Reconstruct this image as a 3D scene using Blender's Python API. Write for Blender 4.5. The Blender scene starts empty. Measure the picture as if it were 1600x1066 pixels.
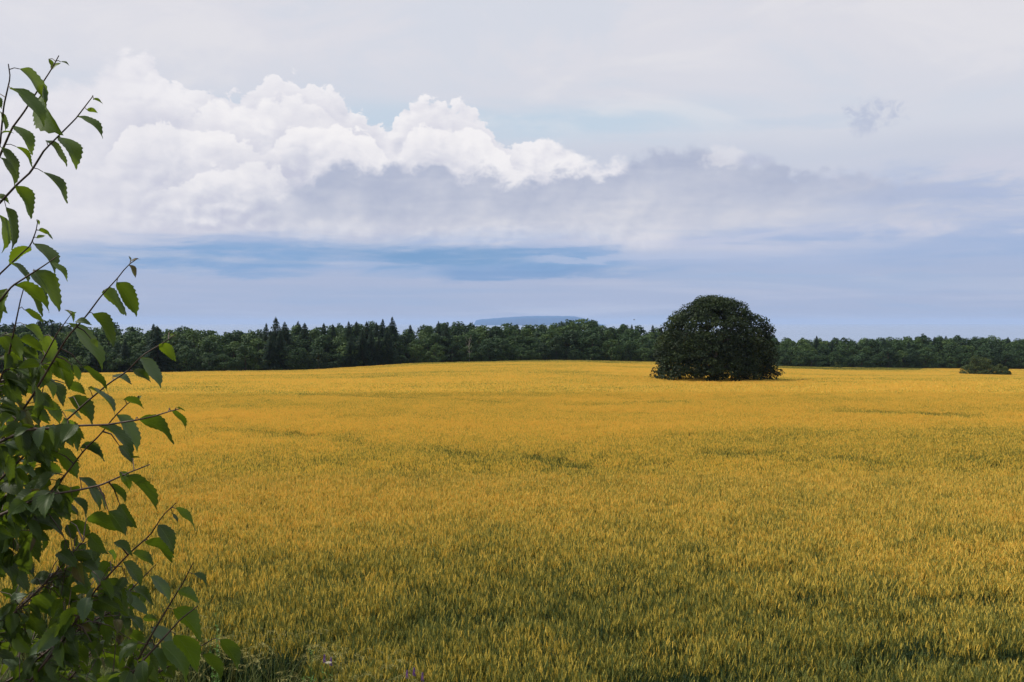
import bpy, math, random
import numpy as np
from mathutils import Vector, Matrix

R = math.radians
rng = np.random.default_rng(7)
random.seed(7)
S = bpy.context.scene
COL = S.collection

# ------------------------------------------------------------------ camera
CZ = 25.0                       # camera height above the sea
F = 1555.0                      # focal length in photo pixels (photo is 1600 wide)
HOR = 505.0                     # row of the horizon in the photo
cam = bpy.data.cameras.new('camera')
cam.sensor_width = 36.0
cam.lens = 36.0 * F / 1600.0
cam.clip_start = 0.05
cam.clip_end = 80000
cob = bpy.data.objects.new('camera', cam)
COL.objects.link(cob)
PITCH = math.atan((533.0 - HOR) / F)
cob.location = (0, 0, CZ)
cob.rotation_euler = (math.pi / 2 - PITCH, 0, 0)
S.camera = cob
cam.dof.use_dof = False

# ------------------------------------------------------------------ render look
S.view_settings.view_transform = 'Standard'
S.view_settings.look = 'None'
S.view_settings.exposure = 0.0
S.view_settings.gamma = 1.0
S.cycles.use_denoising = True
S.cycles.max_bounces = 6
S.cycles.diffuse_bounces = 3
S.cycles.transmission_bounces = 3
S.cycles.transparent_max_bounces = 8
S.cycles.volume_bounces = 1
S.cycles.sample_clamp_indirect = 4.0

SUN_EL = 50.0
SUN_AZ = -78.0                  # degrees from +Y (view direction), negative = to the left


def srgb(h):
    h = h.lstrip('#')
    v = [int(h[i:i + 2], 16) / 255 for i in (0, 2, 4)]
    return tuple(c / 12.92 if c <= 0.04045 else ((c + 0.055) / 1.055) ** 2.4 for c in v)


def ray(px, py):
    """direction in world space of a photo pixel"""
    x = (px - 800.0) / F
    v = (533.0 - py) / F
    c, s = math.cos(PITCH), math.sin(PITCH)
    return np.array([x, c + v * s, v * c - s])


def at(px, py, Y):
    d = ray(px, py)
    return np.array([0, 0, CZ]) + d * (Y / d[1])


def azel(px, py):
    d = ray(px, py)
    return math.atan2(d[0], d[1]), math.asin(d[2] / np.linalg.norm(d))


# ------------------------------------------------------------------ node helper
class N:
    def __init__(self, tree):
        self.t = tree

    def new(self, kind, **kw):
        n = self.t.nodes.new(kind)
        for k, v in kw.items():
            setattr(n, k, v)
        return n

    def put(self, sock, v):
        if hasattr(v, 'is_output'):
            self.t.links.new(v, sock)
        elif v is not None:
            if isinstance(v, (tuple, list)) and len(v) == 3 and sock.type == 'RGBA':
                v = (*v, 1)
            sock.default_value = v

    def m(self, op, a, b=None, c=None, clamp=False):
        n = self.new('ShaderNodeMath', operation=op, use_clamp=clamp)
        for i, v in enumerate((a, b, c)):
            if v is not None:
                self.put(n.inputs[i], v)
        return n.outputs[0]

    def add(self, a, b): return self.m('ADD', a, b)
    def sub(self, a, b): return self.m('SUBTRACT', a, b)
    def mul(self, a, b): return self.m('MULTIPLY', a, b)

    def ss(self, v, lo, hi, a=0.0, b=1.0):
        n = self.new('ShaderNodeMapRange', interpolation_type='SMOOTHSTEP')
        for i, q in enumerate((v, lo, hi, a, b)):
            self.put(n.inputs[i], q)
        return n.outputs[0]

    def xyz(self, x, y, z):
        n = self.new('ShaderNodeCombineXYZ')
        for i, v in enumerate((x, y, z)):
            self.put(n.inputs[i], v)
        return n.outputs[0]

    def noise(self, vec, scale, detail=4.0, rough=0.55, dist=0.0):
        n = self.new('ShaderNodeTexNoise')
        self.put(n.inputs['Vector'], vec)
        n.inputs['Scale'].default_value = scale
        n.inputs['Detail'].default_value = detail
        n.inputs['Roughness'].default_value = rough
        n.inputs['Distortion'].default_value = dist
        return n.outputs['Fac']

    def voro(self, vec, scale, smooth=0.5):
        n = self.new('ShaderNodeTexVoronoi', feature='SMOOTH_F1')
        self.put(n.inputs['Vector'], vec)
        n.inputs['Scale'].default_value = scale
        n.inputs['Smoothness'].default_value = smooth
        return n.outputs['Distance']

    def mix(self, f, a, b, blend='MIX'):
        n = self.new('ShaderNodeMix', data_type='RGBA', blend_type=blend)
        self.put(n.inputs[0], f)
        self.put(n.inputs[6], a)
        self.put(n.inputs[7], b)
        return n.outputs[2]

    def ramp(self, f, stops, interp='EASE'):
        n = self.new('ShaderNodeValToRGB')
        n.color_ramp.interpolation = interp
        el = n.color_ramp.elements
        while len(el) < len(stops):
            el.new(0.5)
        for e, (p, c) in zip(el, stops):
            e.position = p
            e.color = (*c, 1)
        self.put(n.inputs[0], f)
        return n.outputs[0]

    def curve(self, v, pts):
        """piecewise curve; pts normalised 0..1"""
        n = self.new('ShaderNodeFloatCurve')
        c = n.mapping.curves[0]
        while len(c.points) < len(pts):
            c.points.new(0.5, 0.5)
        for p, (x, y) in zip(c.points, pts):
            p.location = (x, y)
            p.handle_type = 'AUTO'
        n.mapping.update()
        self.put(n.inputs['Value'], v)
        return n.outputs[0]


# ------------------------------------------------------------------ sky
world = bpy.data.worlds.new('World')
S.world = world
world.use_nodes = True
wt = world.node_tree
wt.nodes.clear()
w = N(wt)
wout = w.new('ShaderNodeOutputWorld')
bg = w.new('ShaderNodeBackground')
wt.links.new(bg.outputs[0], wout.inputs[0])
tc = w.new('ShaderNodeTexCoord')
sep = w.new('ShaderNodeSeparateXYZ')
wt.links.new(tc.outputs['Generated'], sep.inputs[0])
dx, dy, dz = sep.outputs
A = w.m('ARCTAN2', dx, dy)
E = w.m('ARCSINE', dz)


def el_of(py, px=800):
    return azel(px, py)[1]


P = w.xyz(A, E, 0.0)
wide = w.noise(w.xyz(A, w.mul(E, 5.0), 3.3), 3.0, 5, 0.55, 0.3)       # broad streaks
fine = w.noise(w.xyz(A, w.mul(E, 7.0), 9.1), 9.0, 6, 0.6, 0.5)        # thin streaks
wispy = w.noise(w.xyz(w.sub(A, w.mul(E, 0.5)), w.mul(E, 4.2), 5.6), 5.5, 8, 0.62, 0.6)
Ew = w.add(E, w.mul(w.sub(wide, 0.5), 0.045))
Ef = w.add(E, w.add(w.mul(w.sub(fine, 0.5), 0.026), w.mul(w.sub(wide, 0.5), 0.020)))
# soft base, by elevation
lo, hi = -0.02, 0.42
nE = w.m('DIVIDE', w.sub(Ew, lo), hi - lo)
def pE(py): return (el_of(py) - lo) / (hi - lo)
base = w.ramp(nE, [(0.0, srgb('#a0abc6')), (pE(505), srgb('#a5b0cc')), (pE(455), srgb('#abb8d7')),
                   (pE(400), srgb('#a8b9dc')), (pE(330), srgb('#bcc5dd')), (pE(260), srgb('#cdd2e1')),
                   (pE(200), srgb('#dadce6')), (pE(60), srgb('#e2e1e8')), (1.0, srgb('#e6e4e9'))])
# the sky itself where the cloud veil thins
sky = w.new('ShaderNodeTexSky', sky_type='NISHITA')
sky.sun_disc = False
sky.sun_elevation = R(SUN_EL)
sky.sun_rotation = R(SUN_AZ)
nish = w.mix(1.0, sky.outputs[0], (0.10, 0.10, 0.10), 'MULTIPLY')
col = w.mix(0.08, base, nish)
# pale blue openings above the cumulus and a streak near it
open1 = w.mul(w.ss(w.m('ABSOLUTE', w.sub(Ef, el_of(192))), 0.0, 0.030, 1, 0),
              w.mul(w.ss(A, azel(250, 0)[0], azel(480, 0)[0]), w.ss(A, azel(1300, 0)[0], azel(950, 0)[0])))
col = w.mix(w.mul(open1, 0.75), col, srgb('#bdd2e4'))
open2 = w.mul(w.ss(w.m('ABSOLUTE', w.sub(Ef, el_of(203))), 0.0, 0.008, 1, 0),
              w.mul(w.ss(A, azel(1050, 0)[0], azel(1180, 0)[0]), w.ss(A, azel(1400, 0)[0], azel(1280, 0)[0])))
col = w.mix(w.mul(open2, 0.5), col, srgb('#c2d0e2'))
# wispy lilac cloud sheet over the right and the middle
sheet = w.mul(w.ss(Ew, el_of(425), el_of(360)), w.ss(Ew, el_of(245), el_of(300)))
col = w.mix(w.mul(sheet, w.ss(wispy, 0.40, 0.60)), col, srgb('#d0d1e0'))
col = w.mix(w.mul(w.mul(sheet, 0.8), w.ss(wispy, 0.52, 0.34)), col, srgb('#aebcdc'))
veil = w.noise(w.xyz(A, w.mul(E, 2.5), 2.2), 5.0, 6, 0.6, 0.5)
col = w.mix(w.mul(w.ss(veil, 0.48, 0.66), w.mul(w.ss(E, el_of(240), el_of(170)), 0.45)), col, srgb('#cdd6e4'))
col = w.mix(w.mul(w.ss(veil, 0.50, 0.36), w.mul(w.ss(E, el_of(240), el_of(170)), 0.40)), col, srgb('#e9e7ea'))
ms = w.noise(w.xyz(w.add(A, w.mul(E, 0.6)), w.mul(E, 12.0), 4.0), 3.5, 6, 0.62, 0.4)
win = w.mul(w.ss(E, -0.01, 0.012), w.ss(E, 0.17, 0.07))
col = w.mix(w.mul(w.ss(ms, 0.50, 0.68), w.mul(win, 0.50)), col, srgb('#c3c8dc'))
col = w.mix(w.mul(w.ss(ms, 0.48, 0.30), w.mul(win, 0.50)), col, srgb('#93afd6'))
# deep blue bands under the cloud base
def band(py, half, a0, a1, b0, b1, slope=0.0, src=Ef):
    e = w.sub(src, w.mul(A, slope))
    v = w.ss(w.m('ABSOLUTE', w.sub(e, el_of(py))), half * 0.35, half, 1, 0)
    return w.mul(v, w.mul(w.ss(A, azel(a0, 0)[0], azel(a1, 0)[0]), w.ss(A, azel(b1, 0)[0], azel(b0, 0)[0])))
brk = w.mul(w.ss(wispy, 0.62, 0.42, 0.35, 1.0), w.ss(fine, 0.35, 0.55, 0.6, 1.0))
col = w.mix(w.mul(band(405, 0.022, -300, 350, 800, 1250), w.mul(brk, 0.95)), col, srgb('#82a7d2'))
col = w.mix(w.mul(band(402, 0.013, 420, 640, 720, 960), w.mul(w.ss(fine, 0.3, 0.5, 0.5, 1.0), 0.9)), col, srgb('#769fcb'))
col = w.mix(w.mul(band(428, 0.010, 660, 720, 860, 1060), 0.85), col, srgb('#7b9fcc'))
col = w.mix(w.mul(band(422, 0.014, 120, 280, 380, 520), w.mul(brk, 0.8)), col, srgb('#85a7d2'))
col = w.mix(w.mul(band(362, 0.009, 560, 700, 820, 1050, 0.045), 0.7), col, srgb('#93b0db'))
col = w.mix(w.mul(band(436, 0.010, 950, 1150, 1450, 1800, -0.02), 0.5), col, srgb('#9db8da'))
col = w.mix(w.mul(w.ss(ms, 0.52, 0.70), w.mul(win, 0.45)), col, srgb('#c3c9da'))
low = w.ss(E, 0.050, 0.022)
col = w.mix(w.mul(w.ss(ms, 0.50, 0.34), w.mul(low, 0.45)), col, srgb('#96b0d2'))
# lilac streaks that cross the blue
col = w.mix(w.mul(band(383, 0.006, 760, 900, 1150, 1500, 0.03), 0.7), col, srgb('#c3c9df'))
col = w.mix(w.mul(band(410, 0.004, 800, 860, 1050, 1250, 0.03), 0.6), col, srgb('#b9c4de'))
col = w.mix(w.mul(w.ss(Ef, el_of(436), el_of(443)), w.mul(w.ss(Ef, el_of(500), el_of(470)), 0.45)), col, srgb('#abb7d3'))
# fine level streaks towards the horizon
hs = w.noise(w.xyz(A, w.mul(E, 40.0), 1.0), 4.0, 4, 0.6)
col = w.mix(w.mul(w.ss(hs, 0.5, 0.75), w.mul(w.ss(E, 0.075, 0.01), 0.35)), col, srgb('#b9bfd6'))
col = w.mix(w.mul(w.ss(hs, 0.5, 0.28), w.mul(w.ss(E, 0.075, 0.01), 0.35)), col, srgb('#9db2d4'))

# ---- cumulus
AL, AR, EL0, EH0 = -0.62, 0.62, 0.0, 0.40
nA = w.m('DIVIDE', w.sub(A, AL), AR - AL)


def profile(pts):
    out = []
    for px, py in pts:
        a, e = azel(px, py)
        out.append(((a - AL) / (AR - AL), (e - EL0) / (EH0 - EL0)))
    out = [(0.0, out[0][1])] + out + [(1.0, out[-1][1])]
    return w.mul(w.curve(nA, out), EH0 - EL0)


PS = w.xyz(A, w.mul(E, 1.3), 0.0)
warp = w.new('ShaderNodeVectorMath', operation='ADD')
wn = w.new('ShaderNodeTexNoise')
wn.inputs['Scale'].default_value = 22.0
wn.inputs['Detail'].default_value = 4.0
wt.links.new(PS, wn.inputs['Vector'])
wv = w.new('ShaderNodeVectorMath', operation='MULTIPLY_ADD')
wt.links.new(wn.outputs['Color'], wv.inputs[0])
wv.inputs[1].default_value = (0.026, 0.022, 0)
wt.links.new(PS, wv.inputs[2])
PW = wv.outputs[0]


def shifted(ax, ex):
    n = w.new('ShaderNodeVectorMath', operation='ADD')
    wt.links.new(PW, n.inputs[0])
    n.inputs[1].default_value = (ax, ex, 0)
    return n.outputs[0]


def billow(v):
    a = w.voro(v, 26.0, 0.5)
    b = w.voro(v, 68.0, 0.4)
    c = w.noise(v, 75.0, 7, 0.62)
    return w.add(w.add(w.mul(w.sub(0.55, a), 0.8), w.mul(w.sub(0.5, b), 0.55)), w.mul(w.sub(c, 0.5), 1.0))


B0 = billow(PW)
BL = billow(shifted(-0.0055, 0.0075))
relief = w.sub(B0, BL)
T1 = profile([(-60, 150), (60, 120), (130, 108), (190, 82), (230, 92), (270, 122), (350, 150), (395, 142), (440, 122),
              (510, 142), (560, 170), (585, 196), (604, 203), (618, 178), (655, 153), (720, 163), (760, 192), (800, 228),
              (830, 222), (895, 226), (920, 246), (945, 247), (975, 238), (992, 262), (1060, 320), (1120, 400), (1500, 520)])
edge = w.mul(w.sub(w.noise(PW, 48.0, 7, 0.68), 0.5), 0.030)
d1 = w.add(w.add(w.sub(T1, E), w.mul(B0, 0.018)), edge)
soft1 = w.add(w.ss(A, azel(260, 0)[0], azel(120, 0)[0], 0.003, 0.022), w.ss(A, azel(800, 0)[0], azel(960, 0)[0], 0.0, 0.010))
m1 = w.ss(d1, 0.0, soft1)
foot = w.ss(w.add(Ew, w.mul(w.sub(wispy, 0.5), 0.03)), el_of(392), el_of(338))
m1 = w.mul(w.mul(m1, foot), w.ss(A, azel(1075, 0)[0], azel(985, 0)[0]))
depth1 = w.sub(T1, E)
lit = w.add(w.mul(relief, 0.75), w.ss(depth1, 0.0, 0.11, 0.88, 0.30))
big = w.noise(w.xyz(A, w.mul(E, 1.8), 7.7), 13.0, 5, 0.55)
lit = w.add(lit, w.mul(w.sub(big, 0.5), 1.3))
c1 = w.ramp(lit, [(0.0, srgb('#c8cadb')), (0.35, srgb('#d8d9e4')), (0.62, srgb('#e6e5ec')), (1.0, srgb('#f3f1f4'))], 'LINEAR')
c1 = w.mix(w.ss(A, azel(330, 0)[0], azel(80, 0)[0], 0, 0.75), c1, srgb('#e2e1e9'))


def lobe_edge(pts, a0, a1, k):
    global c1
    T = profile(pts)
    d = w.add(w.add(w.sub(T, E), w.mul(B0, 0.018)), edge)
    win = w.mul(w.ss(A, azel(a0, 0)[0], azel(a0 + 35, 0)[0]), w.ss(A, azel(a1, 0)[0], azel(a1 - 45, 0)[0]))
    hi_ = w.mul(w.mul(w.ss(d, 0.0, 0.004), w.ss(d, 0.040, 0.004)), win)
    sh_ = w.mul(w.mul(w.ss(d, -0.022, 0.0), w.ss(d, 0.004, 0.0)), win)
    c1 = w.mix(w.mul(sh_, 0.45 * k), c1, srgb('#cccddc'))
    c1 = w.mix(w.mul(hi_, 0.58 * k), c1, srgb('#f8f5f6'))


lobe_edge([(150, 250), (185, 212), (225, 194), (275, 192), (330, 200), (390, 222), (430, 250)], 150, 430, 0.9)
lobe_edge([(400, 250), (434, 212), (455, 192), (500, 188), (545, 198), (585, 214), (610, 250)], 405, 625, 1.0)
lobe_edge([(250, 290), (330, 262), (380, 250), (430, 262), (470, 300)], 240, 480, 0.7)
lobe_edge([(600, 250), (640, 210), (690, 196), (735, 200), (775, 222), (820, 262)], 610, 830, 0.8)
lobe_edge([(290, 175), (345, 158), (400, 160), (450, 150), (500, 165), (540, 190)], 280, 545, 0.6)
col = w.mix(m1, col, c1)
# the grey front bank
T2 = profile([(-60, 330), (120, 300), (330, 312), (380, 300), (430, 290), (500, 272), (550, 250), (590, 265), (640, 248),
              (690, 244), (725, 268), (750, 262), (790, 275), (850, 268), (900, 258), (950, 262), (1000, 232), (1060, 228),
              (1110, 232), (1180, 246), (1260, 256), (1400, 268), (1700, 285)])
d2 = w.add(w.add(w.sub(T2, E), w.mul(B0, 0.024)), edge)
m2 = w.mul(w.ss(d2, -0.002, 0.014), w.ss(A, azel(330, 0)[0], azel(520, 0)[0]))
m2 = w.mul(m2, w.ss(A, azel(1700, 0)[0], azel(1140, 0)[0]))
m2 = w.mul(m2, w.ss(w.add(Ew, w.mul(w.sub(wispy, 0.5), 0.03)), el_of(385), el_of(325)))
lit2 = w.add(w.add(w.add(w.mul(relief, 0.22), w.mul(w.sub(fine, 0.5), 0.9)), w.ss(w.sub(T2, E), 0.0, 0.07, 0.0, 0.85)), w.mul(w.sub(big, 0.5), 1.5))
c2 = w.ramp(lit2, [(0.0, srgb('#afb7ce')), (0.5, srgb('#c1c6d7')), (1.0, srgb('#d4d5df'))], 'LINEAR')
col = w.mix(w.mul(m2, 0.92), col, c2)
# small torn scrap of grey cloud and a white puff
def blob(px, py, ra, re, k):
    a, e = azel(px, py)
    q = w.add(w.m('POWER', w.m('DIVIDE', w.sub(A, a), ra), 2.0), w.m('POWER', w.m('DIVIDE', w.sub(E, e), re), 2.0))
    return w.ss(w.add(q, w.mul(w.sub(w.noise(PW, 42.0, 7, 0.68), 0.5), k)), 1.1, 0.0)
scrap = w.mul(blob(1364, 181, 0.030, 0.019, 4.5), w.ss(w.noise(P, 70.0, 7, 0.7, 1.2), 0.38, 0.60))
col = w.mix(w.mul(scrap, 0.72), col, srgb('#b6bfd6'))
col = w.mix(w.mul(blob(1130, 246, 0.026, 0.014, 4.5), 0.5), col, srgb('#e9e7ec'))
col = w.mix(w.mul(blob(1180, 250, 0.020, 0.008, 3.0), 0.5), col, srgb('#b9bfd6'))
wt.links.new(col, bg.inputs[0])
bg.inputs[1].default_value = 1.0
world.cycles.sampling_method = 'MANUAL'
world.cycles.sample_map_resolution = 512

# ------------------------------------------------------------------ sun (veiled by thin cloud)
sl = bpy.data.lights.new('sun', 'SUN')
sl.energy = 4.2
sl.angle = R(3)
sl.color = (1.0, 0.93, 0.82)
so = bpy.data.objects.new('sun', sl)
COL.objects.link(so)
sd = Vector((math.sin(R(SUN_AZ)) * math.cos(R(SUN_EL)), math.cos(R(SUN_AZ)) * math.cos(R(SUN_EL)), math.sin(R(SUN_EL))))
so.rotation_euler = sd.to_track_quat('Z', 'Y').to_euler()
so.location = (0, 0, 80)


# ------------------------------------------------------------------ object helpers
def tag(o, label=None, cat=None, group=None, kind=None):
    if label: o['label'] = label
    if cat: o['category'] = cat
    if group: o['group'] = group
    if kind: o['kind'] = kind
    return o


def empty(name, loc, rz=0.0):
    o = bpy.data.objects.new(name, None)
    COL.objects.link(o)
    o.location = loc
    o.rotation_euler = (0, 0, rz)
    o.empty_display_size = 0.3
    return o


def link(name, me, parent=None, col=None):
    o = bpy.data.objects.new(name, me)
    (col or COL).objects.link(o)
    if parent:
        o.parent = parent
    return o


class MB:
    """collects polygons for one mesh"""
    def __init__(self):
        self.v, self.f, self.mi, self.c, self.uv = [], [], [], [], []
        self.n = 0

    def poly(self, pts, mi=0, c=0.5, uv=None):
        k = len(pts)
        self.v.extend(map(tuple, pts))
        self.f.append(tuple(range(self.n, self.n + k)))
        self.n += k
        self.mi.append(mi)
        self.c.extend([c] * k)
        self.uv.extend(uv or [(0, 0)] * k)

    def grid(self, rows, mi=0, c=0.5, closed=False, uvs=None):
        """rows: list of equally long point lists, shared vertices"""
        k = len(rows[0])
        st = self.n
        for i, r in enumerate(rows):
            self.v.extend(map(tuple, r))
            self.c.extend([c] * k)
            self.uv.extend(uvs[i] if uvs else [(0, 0)] * k)
        self.n += k * len(rows)
        for i in range(len(rows) - 1):
            for j in range(k if closed else k - 1):
                a = st + i * k + j
                b = st + i * k + (j + 1) % k
                self.f.append((a, b, b + k, a + k))
                self.mi.append(mi)

    def tube(self, pts, radii, sides=6, mi=0, c=0.5):
        rows = []
        pts = [np.array(p, float) for p in pts]
        for i, p in enumerate(pts):
            t = pts[min(i + 1, len(pts) - 1)] - pts[max(i - 1, 0)]
            t = t / (np.linalg.norm(t) + 1e-9)
            u = np.cross(t, (0.31, 0.17, 0.93) if abs(t[2]) < 0.9 else (1, 0.1, 0))
            u /= np.linalg.norm(u)
            v = np.cross(t, u)
            rows.append([p + radii[i] * (math.cos(q) * u + math.sin(q) * v)
                         for q in [2 * math.pi * k / sides for k in range(sides)]])
        self.grid(rows, mi, c, closed=True)

    def build(self, name, mats, parent=None, smooth=False, col=None):
        me = bpy.data.meshes.new(name)
        me.from_pydata(self.v, [], self.f)
        for m_ in mats:
            me.materials.append(m_)
        me.polygons.foreach_set('material_index', self.mi)
        at_ = me.attributes.new('tone', 'FLOAT', 'POINT')
        at_.data.foreach_set('value', self.c)
        if any(u != (0, 0) for u in self.uv[:200]):
            ul = me.attributes.new('leafuv', 'FLOAT2', 'POINT')
            ul.data.foreach_set('vector', [q for u in self.uv for q in u])
        if smooth:
            me.polygons.foreach_set('use_smooth', [True] * len(self.f))
        me.update()
        return link(name, me, parent, col)


def mat(name):
    m_ = bpy.data.materials.new(name)
    m_.use_nodes = True
    m_.node_tree.nodes.clear()
    n = N(m_.node_tree)
    o = n.new('ShaderNodeOutputMaterial')
    return m_, n, o


def leafy(n, o, colr, trans, tcol, rough=0.5, spec=0.3, bump=None):
    p = n.new('ShaderNodeBsdfPrincipled')
    n.put(p.inputs['Base Color'], colr)
    n.put(p.inputs['Roughness'], rough)
    n.put(p.inputs['Specular IOR Level'], spec)
    if bump is not None:
        b = n.new('ShaderNodeBump')
        b.inputs['Strength'].default_value = 0.4
        b.inputs['Distance'].default_value = 0.001
        n.put(b.inputs['Height'], bump)
        n.t.links.new(b.outputs[0], p.inputs['Normal'])
    t = n.new('ShaderNodeBsdfTranslucent')
    n.put(t.inputs['Color'], tcol)
    mx = n.new('ShaderNodeMixShader')
    mx.inputs[0].default_value = trans
    n.t.links.new(p.outputs[0], mx.inputs[1])
    n.t.links.new(t.outputs[0], mx.inputs[2])
    n.t.links.new(mx.outputs[0], o.inputs[0])


def attr(n, name, kind='GEOMETRY'):
    a = n.new('ShaderNodeAttribute', attribute_type=kind)
    a.attribute_name = name
    return a.outputs['Fac']


def principled(n, o, colr, rough=0.8, spec=0.3):
    p = n.new('ShaderNodeBsdfPrincipled')
    n.put(p.inputs['Base Color'], colr)
    n.put(p.inputs['Roughness'], rough)
    n.put(p.inputs['Specular IOR Level'], spec)
    n.t.links.new(p.outputs[0], o.inputs[0])
    return p


# ------------------------------------------------------------------ terrain shape
_t = np.array([-.60, -.355, -.237, -.154, -.077, .03, .14, .27, .386, .514, .70])
_d = np.array([2.2, 2.0, 1.8, 1.0, -.2, -.7, -.2, 1.7, 2.6, 3.4, 4.0])
_tt = np.linspace(-0.8, 0.8, 401)
_dd = np.interp(_tt, _t, _d)
_k = np.hanning(31); _k /= _k.sum()
_dd = np.convolve(np.pad(_dd, 15, mode='edge'), _k, 'valid')


def sstep(v, a, b):
    q = np.clip((v - a) / (b - a), 0, 1)
    return q * q * (3 - 2 * q)


def G(x, y):
    """ground height"""
    x = np.asarray(x, float); y = np.asarray(y, float)
    t = x / np.maximum(y, 30)
    drop = 4.2 + 0.026 * y + np.interp(t, _tt, _dd) * sstep(y, 100, 290)
    drop = drop + 0.10 * np.sin(x * 0.11 + y * 0.05) * np.sin(y * 0.07 - x * 0.02) * sstep(y, 15, 60)
    g = CZ - drop - 0.88
    b = sstep(y, 1.0, 9.0)
    bank = CZ - 1.75 + 0.08 * np.sin(x * 1.3)
    g = bank * (1 - b) + g * b
    return np.maximum(g, -8.0)


def treeline_y(px):
    return float(np.interp(px, [-200, 0, 250, 430, 560, 680, 850, 1020, 1220, 1400, 1600, 1800],
                           [225, 240, 262, 270, 285, 300, 312, 322, 345, 360, 375, 390]))


def treeline_at(x, y):
    return np.interp(800 + F * x / np.maximum(y, 1), [-200, 0, 250, 430, 560, 680, 850, 1020, 1220, 1400, 1600, 1800],
                     [225, 240, 262, 270, 285, 300, 312, 322, 345, 360, 375, 390])


# ground sheet
xs = np.concatenate([-np.geomspace(6, 4000, 70)[::-1], np.linspace(-5.5, 5.5, 23), np.geomspace(6, 4000, 70)])
ys = np.concatenate([-np.geomspace(2, 600, 14)[::-1], np.linspace(-1.5, 14, 32), np.geomspace(14.6, 2600, 110)])
X, Y = np.meshgrid(xs, ys)
Z = G(X, Y)
me = bpy.data.meshes.new('ground')
nv = [(float(a), float(b), float(c)) for a, b, c in zip(X.ravel(), Y.ravel(), Z.ravel())]
nx = len(xs)
me.from_pydata(nv, [], [(j * nx + i, j * nx + i + 1, (j + 1) * nx + i + 1, (j + 1) * nx + i)
                        for j in range(len(ys) - 1) for i in range(nx - 1)])
me.polygons.foreach_set('use_smooth', [True] * len(me.polygons))
gm, n, o = mat('soil')
gp = n.new('ShaderNodeNewGeometry').outputs['Position']
n1 = n.noise(gp, 1.5, 8, 0.65)
n2 = n.noise(gp, 0.15, 4, 0.5)
gc = n.ramp(n1, [(0.3, (0.022, 0.026, 0.010)), (0.55, (0.05, 0.05, 0.02)), (0.75, (0.05, 0.07, 0.02))])
gc = n.mix(n.ss(n2, 0.4, 0.6), gc, (0.045, 0.06, 0.018), 'MIX')
principled(n, o, gc, 0.95, 0.1)
me.materials.append(gm)
tag(link('ground', me), kind='structure')

# sea
sm, n, o = mat('sea_water')
gp = n.new('ShaderNodeNewGeometry').outputs['Position']
st = n.noise(gp, 0.0012, 5, 0.6)
p = principled(n, o, n.mix(st, (0.14, 0.20, 0.30), (0.24, 0.30, 0.40)), 0.15, 0.5)
bp = n.new('ShaderNodeBump')
bp.inputs['Strength'].default_value = 0.15
bp.inputs['Distance'].default_value = 1.0
n.put(bp.inputs['Height'], n.noise(gp, 0.12, 4, 0.6))
n.t.links.new(bp.outputs[0], p.inputs['Normal'])
mb = MB()
mb.poly([(-30000, 650, 0), (30000, 650, 0), (30000, 33000, 0), (-30000, 33000, 0)])
tag(mb.build('sea', [sm]), kind='structure')

# island: a long flat-topped headland far out at sea
im, n, o = mat('island_haze_blue')
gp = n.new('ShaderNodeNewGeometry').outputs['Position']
principled(n, o, n.ramp(n.noise(gp, 0.01, 5, 0.6), [(0.35, (0.010, 0.085, 0.22)), (0.65, (0.012, 0.092, 0.23))]), 0.9, 0.1)  # blue of the far haze painted into the island's base colour
IY = 12000.0
prof = [(738, 509.5), (740, 507), (743, 500.5), (747, 499.2), (760, 498.2), (775, 497.0), (800, 495.3), (825, 494.0), (850, 493.6),
        (880, 494.0), (900, 494.2), (908, 496), (918, 498.5), (928, 502), (938, 506), (962, 509.5)]
mb = MB()
rows = []
for k, (dep, hs_) in enumerate([(0, 0.0), (40, 0.75), (120, 1.0), (500, 1.04), (900, 0.9), (1300, 0.0)]):
    r_ = []
    for i in range(90):
        px = 738 + (962 - 738) * i / 89
        py = np.interp(px, [q[0] for q in prof], [q[1] for q in prof])
        x = (px - 800) / F * IY
        z = CZ - (py - HOR) / F * IY
        jit = 4 * math.sin(i * 1.7 + k) + 12 * math.sin(i * 0.2)
        r_.append((x, IY + dep + (jit if k < 3 else 0), max(z, 0) * hs_ - 1.5 + (1.0 * math.sin(i * 0.9 + k) if 0 < k < 5 else 0)))
    rows.append(r_)
mb.grid(rows)
tag(mb.build('island', [im], smooth=True), kind='structure')

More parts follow.
